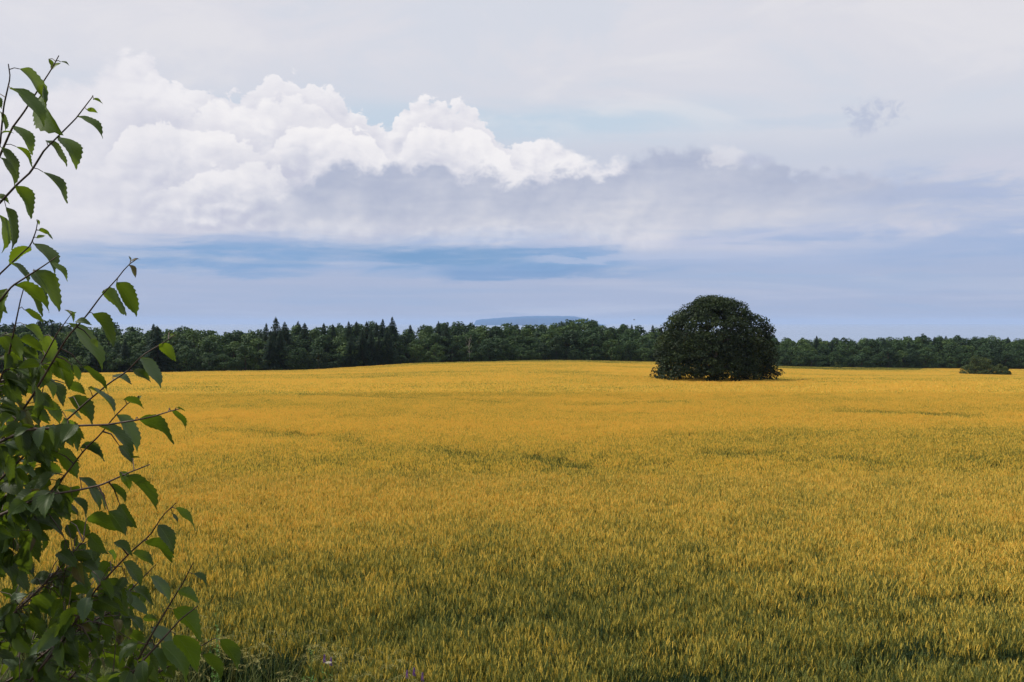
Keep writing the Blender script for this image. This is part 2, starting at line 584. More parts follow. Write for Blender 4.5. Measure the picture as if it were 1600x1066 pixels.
# ------------------------------------------------------------------ wheat
def wheat_mats():
    out = []
    # ears
    m_, n, o = mat('wheat_ear')
    gp = n.new('ShaderNodeNewGeometry').outputs['Position']
    tone = attr(n, 'tone')
    ripe = attr(n, 'ripe', 'INSTANCER')
    patch = n.noise(gp, 0.55, 4, 0.6)
    wide_ = n.noise(gp, 0.06, 3, 0.5)
    rr = n.add(n.add(n.mul(n.sub(patch, 0.5), 0.8), n.mul(n.sub(tone, 0.5), 0.9)), ripe)
    rr = n.add(rr, n.mul(n.sub(wide_, 0.5), 0.6))
    c = n.ramp(rr, [(0.0, (0.15, 0.18, 0.045)), (0.35, (0.49, 0.42, 0.078)), (0.65, (0.81, 0.612, 0.110)), (1.0, (0.87, 0.585, 0.115))], 'LINEAR')
    leafy(n, o, c, 0.35, c, 0.55, 0.25)
    out.append(m_)
    # stems and blades
    m_, n, o = mat('wheat_stem')
    gp = n.new('ShaderNodeNewGeometry').outputs['Position']
    tone = attr(n, 'tone')
    ripe = attr(n, 'ripe', 'INSTANCER')
    patch = n.noise(gp, 0.8, 4, 0.6)
    rr = n.add(n.add(n.mul(n.sub(patch, 0.5), 1.2), n.mul(n.sub(tone, 0.5), 1.0)), n.mul(ripe, 0.85))
    c = n.ramp(rr, [(0.1, (0.03, 0.065, 0.03)), (0.45, (0.15, 0.18, 0.04)), (0.9, (0.55, 0.44, 0.09))], 'LINEAR')
    leafy(n, o, c, 0.35, c, 0.55, 0.25)
    out.append(m_)
    return out


WM = wheat_mats()


def unit(v):
    return v / (np.linalg.norm(v) + 1e-9)


def wheat_patch(name, size, count, lod, seed, col):
    g = np.random.default_rng(seed)
    mb = MB()
    clump = g.random((max(4, int(size * size * 6)), 2)) * size - size / 2
    for i in range(count):
        if g.random() < 0.42:
            c = clump[g.integers(len(clump))] + g.normal(0, 0.09, 2)
            x, y = c
        else:
            x, y = (g.random(2) - 0.5) * size
        h = 0.80 + g.normal(0, 0.06)
        if g.random() < 0.12:
            h -= 0.2 * g.random()
        az = g.random() * 6.283
        lean = abs(g.normal(0, 0.045)) + 0.01
        dirx, diry = math.cos(az), math.sin(az)
        top = np.array([x + dirx * lean * h, y + diry * lean * h, h])
        tone = float(g.random())
        fa = g.random() * 6.283
        s = np.array([math.cos(fa), math.sin(fa), 0])
        if lod == 0:
            wd = 0.0022
            mid = np.array([x + dirx * lean * h * .35, y + diry * lean * h * .35, h * .55])
            b = np.array([x, y, 0.0])
            mb.grid([[b - s * wd * 1.3, b + s * wd * 1.3], [mid - s * wd, mid + s * wd], [top - s * wd, top + s * wd]], 1, tone)
            # ear
            el = 0.085 + 0.02 * g.random()
            nod = 0.08 + 0.32 * g.random()
            axis = unit(np.array([dirx * nod, diry * nod, 1.0]))
            u = unit(np.cross(axis, s)); v = np.cross(axis, u)
            w0 = 0.0082 * (0.9 + 0.35 * g.random())
            rows = []
            for tt, rr in ((0, .35), (.12, .95), (.3, .75), (.45, 1.05), (.62, .72), (.78, .8), (1.0, .12)):
                pc = top + axis * el * tt + np.array([dirx, diry, 0]) * 0.012 * tt * tt
                rows.append([pc + w0 * rr * (math.cos(q) * u + math.sin(q) * v * .7) for q in (0, 1.571, 3.142, 4.712)])
            mb.grid(rows, 0, tone, closed=True)
            for q in range(6):
                a0 = top + axis * el * (0.15 + 0.14 * q)
                dd = unit(axis + (u * math.cos(q * 2.4) + v * math.sin(q * 2.4)) * 0.28)
                sd_ = unit(np.cross(dd, s + 0.2)) * 0.0009
                mb.poly([a0 - sd_, a0 + sd_, a0 + dd * (0.06 + 0.02 * g.random())], 0, min(1, tone + 0.1))
            nl = 2
        elif lod == 1:
            b = np.array([top[0] * .3 + x * .7, top[1] * .3 + y * .7, h * 0.35])
            wd = 0.004
            mb.poly([b - s * wd, b + s * wd, top + s * wd, top - s * wd], 1, tone)
            axis = unit(np.array([dirx * .35, diry * .35, 1.0]))
            u = unit(np.cross(axis, s)); v = np.cross(axis, u)
            w0 = 0.013
            a0 = top; a1 = top + axis * 0.05; a2 = top + axis * 0.125
            mb.poly([a0, a1 + u * w0, a2, a1 - u * w0], 0, tone)
            mb.poly([a0, a1 + v * w0, a2, a1 - v * w0], 0, tone)
            nl = 1
        else:
            w0 = 0.035 + 0.02 * g.random()
            a0 = np.array([x, y, h - 0.16]); a2 = np.array([x + dirx * .05, y + diry * .05, h + 0.09])
            a1 = (a0 * .4 + a2 * .6)
            mb.poly([a0, a1 + s * w0, a2, a1 - s * w0], 0, tone)
            if g.random() < 0.5:
                s2 = np.array([-s[1], s[0], 0])
                mb.poly([a0, a1 + s2 * w0, a2, a1 - s2 * w0], 0, tone)
            if g.random() < 0.35:
                b = np.array([x, y, 0.25])
                mb.poly([b - s * .03, b + s * .03, a0 + s * .04, a0 - s * .04], 1, tone)
            nl = 0
        for q in range(nl):
            z0 = h * (0.30 + 0.38 * g.random())
            la = g.random() * 6.283
            L = 0.16 + 0.14 * g.random()
            d_ = np.array([math.cos(la), math.sin(la), 0])
            sd_ = np.array([-d_[1], d_[0], 0]) * (0.006 if lod == 0 else 0.011)
            p0 = np.array([x + dirx * lean * z0, y + diry * lean * z0, z0])
            p1 = p0 + d_ * L * 0.28 + np.array([0, 0, L * 0.62])
            p2 = p0 + d_ * L * 0.6 + np.array([0, 0, L * (0.5 + 0.5 * g.random())])
            t2 = float(np.clip(tone - 0.15, 0, 1))
            if lod == 0:
                mb.poly([p0 - sd_ * .6, p0 + sd_ * .6, p1 + sd_, p1 - sd_], 1, t2)
            mb.poly([p1 - sd_, p1 + sd_, p2], 1, t2) if lod == 0 else mb.poly([p0 - sd_, p0 + sd_, p1 + sd_, p2, p1 - sd_], 1, t2)
    if lod == 2:   # leafy under-layer
        for i in range(count // 2):
            x, y = (g.random(2) - 0.5) * size
            a = g.random() * 6.283
            s = np.array([math.cos(a), math.sin(a), 0]) * (0.10 + 0.08 * g.random())
            b = np.array([x, y, 0.35]); t_ = np.array([x, y, 0.72])
            mb.poly([b - s, b + s, t_ + s * .5, t_ - s * .5], 1, float(g.random()))
    return mb.build(name, WM, col=col)


patch_col = bpy.data.collections.new('wheat_patches')
ROWS = 4
LODS = []
idx = 0
for lod, (size, count, nvar) in enumerate([(1.15, 700, 6), (2.25, 1250, 6), (5.6, 2500, 6)]):
    ids = []
    for k in range(nvar):
        wheat_patch('wheat_patch_%s' % 'abcdefghijklmnopqrst'[idx], size, count, lod, 100 + idx, patch_col)
        ids.append(idx); idx += 1
    LODS.append(ids)


def edge_y(x):
    return 11.9 + np.clip((-x - 1.2) * 0.62, 0, 4) + 0.3 * math.sin(x * 1.7)


def vnoise(x, y, s, seed=0):
    x, y = x / s, y / s
    ix, iy = math.floor(x), math.floor(y)
    def h(a, b):
        return (math.sin(a * 127.1 + b * 311.7 + seed * 74.7) * 43758.5453) % 1.0
    fx, fy = x - ix, y - iy
    fx = fx * fx * (3 - 2 * fx); fy = fy * fy * (3 - 2 * fy)
    return (h(ix, iy) * (1 - fx) + h(ix + 1, iy) * fx) * (1 - fy) + (h(ix, iy + 1) * (1 - fx) + h(ix + 1, iy + 1) * fx) * fy


def seg_dist(x, y, a, b):
    ax, ay = a; bx, by = b
    t = max(0, min(1, ((x - ax) * (bx - ax) + (y - ay) * (by - ay)) / ((bx - ax) ** 2 + (by - ay) ** 2)))
    return math.hypot(x - ax - t * (bx - ax), y - ay - t * (by - ay))


TRACKS = [((-15, 52), (2.5, 36.4), 0.9), ((23, 70), (29, 63), 1.6), ((-22, 95), (0, 80), 1.2), ((5, 75), (30, 92), 1.2),
          ((8, 40), (14, 38), 0.5), ((5.2, 67), (9.2, 66.4), 0.9), ((22.5, 67), (27.5, 65.5), 1.8), ((10, 85.5), (11, 85.5), .8), ((13.7, 37.4), (14.1, 37.4), .6),
          ((38, 126), (44, 123), 1.5), ((-40, 120), (30, 112), 1.0), ((-30, 160), (20, 170), 1.6), ((30, 180), (80, 170), 1.8)]
pv, prot, pscl, pidx, pripe = [], [], [], [], []
GREEN = [((60, 305), 14), ((20, 300), 12)]


def put_patch(x, y, cell, lod):
    x += random.uniform(-.2, .2) * cell; y += random.uniform(-.2, .2) * cell
    if y < edge_y(x) + (0.45 if lod == 0 else 0):
        return
    z = float(G(x, y))
    r_ = 0.50 + 0.30 * (vnoise(x, y, 9) - .5) + 0.35 * (vnoise(x + 50, y * 2.2, 26, 3) - .5)
    r_ += float(np.interp(y, [12, 15, 20, 28, 45, 90], [-.34, -.24, -.06, 0.07, .17, .25]))
    r_ += 0.22 * (vnoise(x * .3, y, 5, 11) - .5) * float(sstep(y, 30, 80))
    hz = 0.98 + 0.09 * (vnoise(x, y, 2.5, 5) - .5) + 0.14 * (vnoise(x, y * 1.7, 11, 8) - .5)
    for a, b, wd in TRACKS:
        q = seg_dist(x, y, a, b)
        if q < wd * 1.6:
            k = 1 - max(0, (q - wd * .6) / wd)
            r_ -= 0.30 * k; hz -= 0.08 * k
    # thin, greener crop on the crest and along the far right margin
    px = 800 + F * x / y
    ty = float(treeline_at(x, y))
    if 560 < px < 1060:
        k = float(sstep(y, ty - 70, ty - 10)) * float(sstep(px, 560, 700)) * (1 - float(sstep(px, 990, 1060)))
        r_ -= (0.36 + 0.45 * (vnoise(x * .35, y, 6, 4) - .3)) * k
    if 1200 < px < 1470:
        k = float(sstep(y, ty - 60, ty - 30)) * (1 - float(sstep(px, 1420, 1470)))
        r_ -= (0.55 + 0.4 * vnoise(x * .4, y, 8, 6)) * k
        hz -= 0.12 * k
    if lod == 0 and y < 19 and vnoise(x, y, 1.3, 21) > .66:
        hz -= .14; r_ -= .10
    pv.append((x, y, z)); prot.append(random.uniform(0, 6.283))
    pscl.append(hz); pidx.append(random.choice(LODS[lod])); pripe.append(r_)


def wheat_zone(y0, y1, cell, lod, tmax=0.60):
    y = y0
    while y < y1:
        xm = tmax * y + 2
        x = -xm
        while x < xm:
            ty = float(treeline_at(x, y))
            if y < ty - 1.5 and math.hypot(x - 28.4, y - 138) > 1.0:
                put_patch(x, y, cell, lod)
            x += cell
        y += cell


wheat_zone(11.5, 34, 1.0, 0)
wheat_zone(34, 96, 2.0, 1)
wheat_zone(96.5, 380, 5.0, 2)

pm = bpy.data.meshes.new('wheat_field')
pm.from_pydata(pv, [], [])
for nm, tp, arr in (('yaw', 'FLOAT', prot), ('zs', 'FLOAT', pscl), ('ripe', 'FLOAT', pripe)):
    a = pm.attributes.new(nm, tp, 'POINT'); a.data.foreach_set('value', arr)
a = pm.attributes.new('pick', 'INT', 'POINT'); a.data.foreach_set('value', pidx)
wf = link('wheat_field', pm)
tag(wf, 'ripening golden wheat filling the whole field', 'wheat', kind='stuff')
gt = bpy.data.node_groups.new('plant_patches', 'GeometryNodeTree')
gt.interface.new_socket('Geometry', in_out='INPUT', socket_type='NodeSocketGeometry')
gt.interface.new_socket('Geometry', in_out='OUTPUT', socket_type='NodeSocketGeometry')
gi = gt.nodes.new('NodeGroupInput'); go = gt.nodes.new('NodeGroupOutput')
iop = gt.nodes.new('GeometryNodeInstanceOnPoints')
ci = gt.nodes.new('GeometryNodeCollectionInfo')
ci.inputs['Collection'].default_value = patch_col
ci.inputs['Separate Children'].default_value = True
ci.inputs['Reset Children'].default_value = True


def gattr(nm, tp='FLOAT'):
    a = gt.nodes.new('GeometryNodeInputNamedAttribute'); a.data_type = tp
    a.inputs['Name'].default_value = nm
    return a.outputs['Attribute']


cr = gt.nodes.new('ShaderNodeCombineXYZ'); cs = gt.nodes.new('ShaderNodeCombineXYZ')
gt.links.new(gattr('yaw'), cr.inputs[2])
cs.inputs[0].default_value = 1; cs.inputs[1].default_value = 1
gt.links.new(gattr('zs'), cs.inputs[2])
gt.links.new(gi.outputs[0], iop.inputs['Points'])
gt.links.new(ci.outputs[0], iop.inputs['Instance'])
iop.inputs['Pick Instance'].default_value = True
gt.links.new(gattr('pick', 'INT'), iop.inputs['Instance Index'])
gt.links.new(cr.outputs[0], iop.inputs['Rotation'])
gt.links.new(cs.outputs[0], iop.inputs['Scale'])
gt.links.new(iop.outputs[0], go.inputs[0])
md = wf.modifiers.new('patches', 'NODES'); md.node_group = gt
print('wheat patches', len(pv))

# ------------------------------------------------------------------ tree materials
def foliage_mat(name, dark, mid, light, vary=0.25):
    m_, n, o = mat(name)
    gp = n.new('ShaderNodeNewGeometry').outputs['Position']
    rnd = n.new('ShaderNodeObjectInfo').outputs['Random']
    tone = attr(n, 'tone')
    f = n.add(n.add(n.mul(tone, 0.55), n.mul(n.sub(n.noise(gp, 0.7, 3, 0.5), 0.5), 0.9)), n.mul(n.sub(rnd, 0.5), vary * 2))
    f = n.add(f, 0.2)
    c = n.ramp(f, [(0.1, dark), (0.5, mid), (0.95, light)], 'LINEAR')
    leafy(n, o, c, 0.25, c, 0.6, 0.2)
    return m_


M_broad = foliage_mat('broadleaf_foliage', (0.020, 0.046, 0.020), (0.036, 0.078, 0.028), (0.085, 0.140, 0.036), 0.34)
M_spruce = foliage_mat('spruce_needles', (0.014, 0.034, 0.022), (0.022, 0.050, 0.028), (0.035, 0.07, 0.03), 0.15)
M_lone = foliage_mat('lone_tree_foliage', (0.011, 0.022, 0.011), (0.022, 0.040, 0.015), (0.055, 0.082, 0.022), 0.0)
M_bush = foliage_mat('bush_foliage', (0.03, 0.05, 0.018), (0.055, 0.085, 0.025), (0.12, 0.14, 0.03), 0.1)
M_bark, n, o = mat('bark')
gp = n.new('ShaderNodeNewGeometry').outputs['Position']
principled(n, o, n.ramp(n.noise(gp, 6, 6, 0.7), [(0.3, (0.03, 0.024, 0.018)), (0.7, (0.10, 0.085, 0.07))]), 0.9, 0.1)
M_dead, n, o = mat('bleached_wood')
gp = n.new('ShaderNodeNewGeometry').outputs['Position']
principled(n, o, n.ramp(n.noise(gp, 4, 5, 0.6), [(0.3, (0.18, 0.16, 0.14)), (0.7, (0.34, 0.31, 0.27))]), 0.9, 0.1)


def leaf_quad(mb, p, nrm, s, tone, g):
    a = g.normal(0, 1, 3)
    u = unit(np.cross(nrm, a)); v = np.cross(nrm, u)
    k = s * (0.7 + 0.6 * g.random())
    mb.poly([p - u * k, p - v * k * .55, p + u * k, p + v * k * .6 + nrm * k * .25], 0, tone)


def lobe(mb, c, r, count, s, g, tone0, up=0.0):
    for _ in range(count):
        d = unit(g.normal(0, 1, 3))
        if d[2] < -0.35 and g.random() < .5:
            d[2] *= -1
        rad = r * (0.72 + 0.30 * g.random())
        p = c + d * rad
        nrm = unit(d + g.normal(0, 0.55, 3) + np.array([0, 0, up]))
        leaf_quad(mb, p, nrm, s, float(np.clip(tone0 + g.normal(0, 0.15), 0, 1)), g)


def make_broadleaf(seed, width=1.0):
    """unit tree 10 m high; returns crown and trunk meshes"""
    g = np.random.default_rng(seed)
    crown, trunk = MB(), MB()
    H = 10.0
    W = (3.1 + 1.0 * g.random()) * width
    top_bias = 0.5 + 0.12 * g.random()
    ctrs = []
    for i in range(26):
        h = 1.2 + (H - 2.2) * (i + g.random()) / 26
        prof_ = math.sin(math.pi * min(1, (h / H) ** 0.8 * 0.93 + 0.10)) ** 0.6
        a = g.random() * 6.283
        rr = W * prof_ * (0.30 + 0.55 * g.random())
        r = np.array([1.35, 1.25, 1.3]) * (0.7 + 0.5 * g.random())
        if h > 8: r *= .85; rr *= .85
        ctrs.append((np.array([math.cos(a) * rr, math.sin(a) * rr, h]), r))
    for c, r in ctrs:
        lobe(crown, c, r, 105, 0.24, g, 0.25 + 0.5 * g.random(), 0.3)
    for i in range(14):     # sprigs standing proud of the outline
        c, r = ctrs[g.integers(len(ctrs))]
        d = unit(g.normal(0, 1, 3) + np.array([0, 0, .7]))
        lobe(crown, c + d * r * 1.1, 0.35, 14, 0.2, g, 0.6)
    trunk.tube([(0, 0, -.4), (0.1, 0, 2.5), (0, 0.1, 5), (0.1, 0, 8.2)], [.24, .18, .12, .04], 7)
    for c, r in ctrs[::3]:
        z0 = max(1.0, c[2] - 1.6)
        trunk.tube([(0.05, 0, z0), c * np.array([.5, .5, 0]) + np.array([0, 0, (z0 + c[2]) / 2 + .2]), c], [.08, .05, .02], 5)
    return crown, trunk


def make_spruce(seed):
    g = np.random.default_rng(seed)
    crown, trunk = MB(), MB()
    H = 10.0
    W = 2.3 + 0.5 * g.random()
    z = 0.6
    while z < H - 0.15:
        t = (z - 0.6) / (H - 0.6)
        L = W * (1 - t) ** 0.95 + 0.05
        nb = int(7 + 6 * (1 - t))
        a0 = g.random() * 6.28
        for k in range(nb):
            a = a0 + 6.283 * k / nb + g.normal(0, .15)
            l = L * (0.50 + 0.62 * g.random())
            if g.random() < .08: continue
            d = np.array([math.cos(a), math.sin(a), 0.0]); s_ = np.array([-d[1], d[0], 0])
            droop = -0.28 * l
            ns = max(2, int(l / 0.28))
            tn = float(np.clip(0.4 + g.normal(0, .2), 0, 1))
            for q in range(ns):
                f = (q + .6) / ns
                p = np.array([0, 0, z]) + d * l * f + np.array([0, 0, droop * f * f + .1 * f])
                wq = min(0.50, 0.06 + 0.34 * l) * (1.15 - f * .6)
                for sg in (-1, 1):
                    tip = p + s_ * sg * wq * .8 + d * wq * .7 + np.array([0, 0, -.16 - .1 * g.random()])
                    crown.poly([p - d * min(.12, l * .2), p + d * min(.22, l * .3), tip + g.normal(0, .03, 3)], 0, tn)
                crown.poly([p - s_ * min(.12, l * .2), p + s_ * min(.12, l * .2), p + d * min(.3, l * .4) + np.array([0, 0, -.16 - .1 * min(1, l)])], 0, tn)
        z += 0.24 + 0.10 * g.random() - 0.14 * t
    trunk.tube([(0, 0, -.4), (0, 0, 5), (0, 0, 10.05)], [.20, .11, .015], 7)
    return crown, trunk


def make_proto(kind, crown, trunk, cm):
    name = kind
    root = empty(name, (0, 0, 0))
    crown.build('crown', [cm], root)
    trunk.build('trunk', [M_bark], root, smooth=True)
    return root


protos_b = [make_proto('broadleaf_tree', *make_broadleaf(40 + i, w_), M_broad) for i, w_ in enumerate([1, .85, 1.15, 1, .75, 1.1, .95, 1.25])]
protos_s = [make_proto('spruce_tree', *make_spruce(60 + i), M_spruce) for i in range(4)]
used = set()


def place(proto, x, y, h, wscale=1.0):
    z = float(G(x, y))
    if proto not in used:
        used.add(proto)
        r_ = proto
    else:
        r_ = proto.copy(); COL.objects.link(r_)
        for ch in proto.children:
            c = ch.copy(); COL.objects.link(c); c.parent = r_
    r_.location = (x, y, z - 0.1)
    r_.rotation_euler = (0, 0, random.uniform(0, 6.283))
    k = h / 10.0
    kw = (0.55 * k + 0.45) * wscale
    r_.scale = (kw * random.uniform(.9, 1.1), kw * random.uniform(.9, 1.1), k)
    return r_


SKY_X = [-200, 0, 60, 150, 250, 320, 390, 410, 470, 520, 560, 640, 660, 690, 740, 800, 850, 880, 930, 965, 1000, 1030, 1210, 1260, 1300, 1350, 1400, 1440, 1500, 1550, 1600, 1800]
SKY_Y = [506, 507, 503, 509, 513, 511, 513, 518, 510, 508, 507, 512, 508, 504, 505, 509, 507, 501, 501, 509, 514, 513, 525, 529, 530, 529, 526, 522, 526, 527, 528, 528]


def top_height(px, py, x, y):
    return CZ - (py - HOR) / F * y - float(G(x, y))


forest = []      # (px, row, kind, object)
rowname = ['front-row', 'second-row', 'third-row', 'fourth-row', 'rear-row']
for row in range(5):
    px = -90 + 8 * row
    while px < 1700:
        ty = treeline_y(px)
        y = ty + 2.5 + row * 7.5 + random.uniform(-2.0, 2.0)
        x = (px - 800) / F * y
        Ht = top_height(px, float(np.interp(px, SKY_X, SKY_Y)), x, y)
        k = [0.60, 0.80, 0.94, 1.0, 1.03][row] + random.uniform(-.10, .06) * (1.6 if row == 0 else 1)
        if row == 0 and random.random() < 0.25:
            k *= 0.7
        h = max(2.5, Ht * k)
        forest.append([px, row, 'broadleaf', place(random.choice(protos_b), x, y, h, random.uniform(1.1, 1.5))])
        px += random.uniform(24, 40) * 290 / y * (0.8 if row == 0 else 1.0)
# spruces, placed where their tips stand out
SPR = [(20, 500, 1), (62, 497, 2), (82, 503, 1), (207, 508, 3), (240, 504, 1), (246, 509, 0), (150, 520, 0), (195, 530, 0),
       (416, 502, 2), (431, 496, 1), (445, 501, 2), (423, 515, 0), (438, 512, 0), (466, 503, 3), (476, 503, 2), (506, 505, 2),
       (520, 507, 2), (545, 503, 1), (557, 502, 2), (573, 499, 1), (588, 502, 2), (598, 497, 2), (613, 495, 1), (566, 512, 0),
       (580, 516, 0), (605, 510, 0), (592, 520, 0), (641, 508, 3), (685, 501, 2), (697, 505, 1), (548, 522, 0), (715, 506, 3),
       (730, 512, 2), (812, 512, 2), (846, 506, 3), (1085, 520, 2), (1276, 524, 3), (1355, 527, 3), (1381, 527, 2), (1460, 524, 2),
       (1478, 523, 3), (1300, 531, 2), (1020, 508, 3), (1034, 512, 2), (987, 507, 3), (1420, 531, 1), (1575, 526, 3)]
for px, py, row in SPR:
    y = treeline_y(px) + 1.5 + row * 7.0
    x = (px - 800) / F * y
    forest.append([px, row, 'spruce', place(random.choice(protos_s), x, y, top_height(px, py, x, y) * random.uniform(.97, 1.03), random.uniform(1.25, 1.75))])
LM = [(-120, 'the frame edge behind the birch'), (255, 'the outermost birch leaf'), (431, 'the tall spruce trio'), (600, 'the long spruce clump'),
      (742, 'the island cliff'), (925, 'the low island end'), (1120, 'the lone tree'), (1530, 'the field bush'), (1900, 'the frame edge')]
ordn = ['first', 'second', 'third', 'fourth', 'fifth', 'sixth', 'seventh', 'eighth', 'ninth', 'tenth', 'eleventh', 'twelfth',
        '13th', '14th', '15th', '16th', '17th', '18th', '19th', '20th', '21st', '22nd', '23rd', '24th']
for i in range(len(LM) - 1):
    for kind in ('broadleaf', 'spruce'):
        for row in range(5):
            grp = sorted([f for f in forest if f[1] == row and f[2] == kind and LM[i][0] <= f[0] < LM[i + 1][0]], key=lambda f: f[0])
            for q, f in enumerate(grp):
                look = 'bushy' if kind == 'broadleaf' else 'pointed'
                tag(f[3], '%s %s %s from %s towards %s' % (ordn[q], rowname[row], kind, LM[i][1], LM[i + 1][1].replace('the ', '')),
                    'tree', 'broadleaf trees of the wood' if kind == 'broadleaf' else 'spruces of the wood')
print('forest', len(forest))

# pale dead tree in the wood's edge
y = treeline_y(733) - 0.5
x = (733 - 800) / F * y
dt = MB()
hh = 8.2
g = np.random.default_rng(5)
dt.tube([(0, 0, -.3), (.1, 0, 3), (-.1, 0, 6), (.2, 0, hh)], [.13, .10, .07, .02], 6)
for q in range(9):
    z0 = 3.2 + q * .5
    a = 0.3 + q * 2.2
    dt.tube([(0, 0, z0), (math.cos(a) * .7, math.sin(a) * .4, z0 + .8), (math.cos(a) * 1.2, math.sin(a) * .7, z0 + 2.0)], [.06, .04, .012], 5)
o_ = dt.build('dead_tree', [M_dead])
o_.location = (x, y, float(G(x, y)))
tag(o_, 'pale bare dead tree forking in the wood below the island cliff', 'tree')

# ------------------------------------------------------------------ the lone tree
LX, LY = at(1116, 560, 138.0)[0], 138.0
LZ = float(G(LX, LY))
root = empty('lone_tree', (LX, LY, LZ))
tag(root, 'dark dome-shaped broadleaf tree standing alone in the golden wheat', 'tree')
g = np.random.default_rng(21)
crown = MB(); limbs = []
HH, RW = 12.6, 8.5
from mathutils import noise as mnoise
tr = MB()
tr.tube([(0, 0, -.3), (-.1, 0, .8), (0, 0, 1.7), (.1, .1, 3.0)], [.75, .58, .55, .42], 10)
tr.build('trunk', [M_bark], root, smooth=True)


def dome_r(h):
    hs_ = [0.3, 1.0, 2.2, 4.3, 6.6, 8.0, 9.0, 10.3, 11.2, 11.8, 12.3]
    rs_ = [7.7, 8.1, 8.3, 8.2, 7.7, 7.2, 6.6, 5.2, 3.9, 2.8, 1.3]
    return float(np.interp(h, hs_, rs_))


cl = []
tries = 0
while len(cl) < 980 and tries < 60000:
    tries += 1
    h = 0.6 + (HH - 1.0) * g.random() ** 1.05
    a = g.random() * 6.283
    q = 0.70 + 0.28 * math.sqrt(g.random()) if g.random() < .8 else .3 + .4 * g.random()
    if h > 9.5: q = math.sqrt(g.random()) * .95
    wob = 1 + .06 * math.sin(3 * a + 1) + .05 * math.sin(5 * a + h)
    c = np.array([math.cos(a) * dome_r(h) * q * wob, math.sin(a) * dome_r(h) * q * wob, h])
    lim = .74 if 5.2 < c[2] < 9.2 else .60
    if mnoise.noise(Vector(c * 0.55) + Vector((3, 7, 1))) < (-0.33 if c[2] > 1.8 else -.22):
        continue
    if all(np.linalg.norm(c - e) > lim for e, _ in cl):
        cl.append((c, 0.48 + 0.32 * g.random()))
for c, r_ in cl:
    if c[2] < 1.6 and (math.sin(c[0] * 2.1 + 1) > 0.1):
        c[2] += 1.1
    flat = np.array([1.25, 1.25, 0.72])
    t0 = 0.30 + 0.9 * mnoise.noise(Vector(c * 0.45)) + 0.35 * g.random() + 0.02 * (c[2] - 5)
    for _ in range(int(66 * (r_ / .6) ** 2)):
        d = unit(g.normal(0, 1, 3))
        p = c + d * flat * r_ * (0.5 + .6 * g.random())
        p[2] = max(p[2], 0.15)
        leaf_quad(crown, p, unit(d * .6 + g.normal(0, .6, 3) + np.array([0, 0, .5])), g.uniform(.08, .20), float(np.clip(t0 + g.normal(0, .15), 0, 1)), g)
for q in range(10):        # loose sprays beyond the outline on the right shoulder
    c = np.array([5.9 + 1.0 * g.random() + .1 * q, g.normal(0, .6), 9.6 - q * .32])
    for _ in range(16):
        leaf_quad(crown, c + g.normal(0, .17, 3), unit(g.normal(0, 1, 3)), .12, .5, g)
crown.build('crown', [M_lone], root)
for k in range(13):
    a = k * 2.399
    tgt = cl[int(g.integers(len(cl)))][0]
    h = 2.0 + (k % 5) * 2.2
    e = np.array([math.cos(a) * dome_r(h + 1) * .85, math.sin(a) * dome_r(h + 1) * .85, h + 1])
    z0 = 1.4 + .1 * k
    lb = MB()
    m1_ = e * np.array([.35, .35, 0]) + np.array([0, 0, z0 + (e[2] - z0) * .5 + .6])
    m2_ = e * np.array([.7, .7, 0]) + np.array([0, 0, z0 + (e[2] - z0) * .85 + .5])
    lb.tube([(0, 0, z0), m1_, m2_, e], [.26, .17, .10, .03], 7)
    for q in range(5):
        c = cl[int(g.integers(len(cl)))][0]
        near = sorted(cl, key=lambda t: np.linalg.norm(t[0] - m2_))[q * 3][0]
        lb.tube([m1_ * .5 + m2_ * .5, (m2_ + near) / 2 + np.array([0, 0, .2]), near], [.09, .05, .02], 5)
    lb.build('limb', [M_bark], root, smooth=True)


# bushes at the far right margin
def make_bush(name, px, Yd, w_, h_, label, seed, mat_=M_bush):
    g = np.random.default_rng(seed)
    x = (px - 800) / F * Yd
    root = empty(name, (x, Yd, float(G(x, Yd))))
    tag(root, label, 'bush')
    c, s_ = MB(), MB()
    for i in range(70 if w_ > 5 else 26):
        a = g.random() * 6.283
        q = math.sqrt(g.random())
        hh = h_ * (1 - .72 * q * q) * (0.12 + .88 * g.random())
        p = np.array([math.cos(a) * q * w_ / 2, math.sin(a) * q * w_ / 2 * .8, max(hh, .9)])
        lobe(c, p, np.array([1.2, 1.1, .85]) * (h_ / 8) * (.8 + .5 * g.random()), 120, .17, g, .2 + .6 * g.random(), .3)
        if i % 2 == 0:
            s_.tube([(p[0] * .1, p[1] * .1, -.2), p * .5 + np.array([0, 0, .2]), p], [.09, .05, .02], 5)
    c.build('crown', [mat_], root)
    s_.build('stem', [M_bark], root)


make_bush('bush', 1529, 290, 9.5, 6.2, 'broad rounded green bush at the far margin of the wheat', 3)
make_bush('bush', 1563, 292, 5.5, 4.0, 'low pale-green bush beside the broad rounded bush', 4)
make_bush('bush', 1306, 342, 4, 2.6, 'small grey-green bush at the wood edge past the lone tree', 8)

# a bird, far off above the wood
bm_ = MB()
bm_.tube([(0, -.22, 0), (0, -.08, .02), (0, .1, .02), (0, .22, 0), (0, .34, .01)], [.01, .05, .065, .04, .004], 8)
for sg in (-1, 1):
    bm_.grid([[(sg * .04, -.07, .04), (sg * .04, .09, .04)], [(sg * .28, -.10, .16), (sg * .26, .06, .16)], [(sg * .62, .02, .10), (sg * .58, .07, .10)]])
mbird, n, o = mat('dark_feathers')
principled(n, o, n.mix(n.noise(n.new('ShaderNodeTexCoord').outputs['Object'], 12), (0.02, 0.02, 0.022), (0.05, 0.045, 0.04)), 0.7)
ob = bm_.build('bird', [mbird])
ob.location = at(991, 500, 250)
ob.rotation_euler = (0.1, 0.15, 1.0)
tag(ob, 'small dark bird flying above the wood near the lone tree', 'bird')

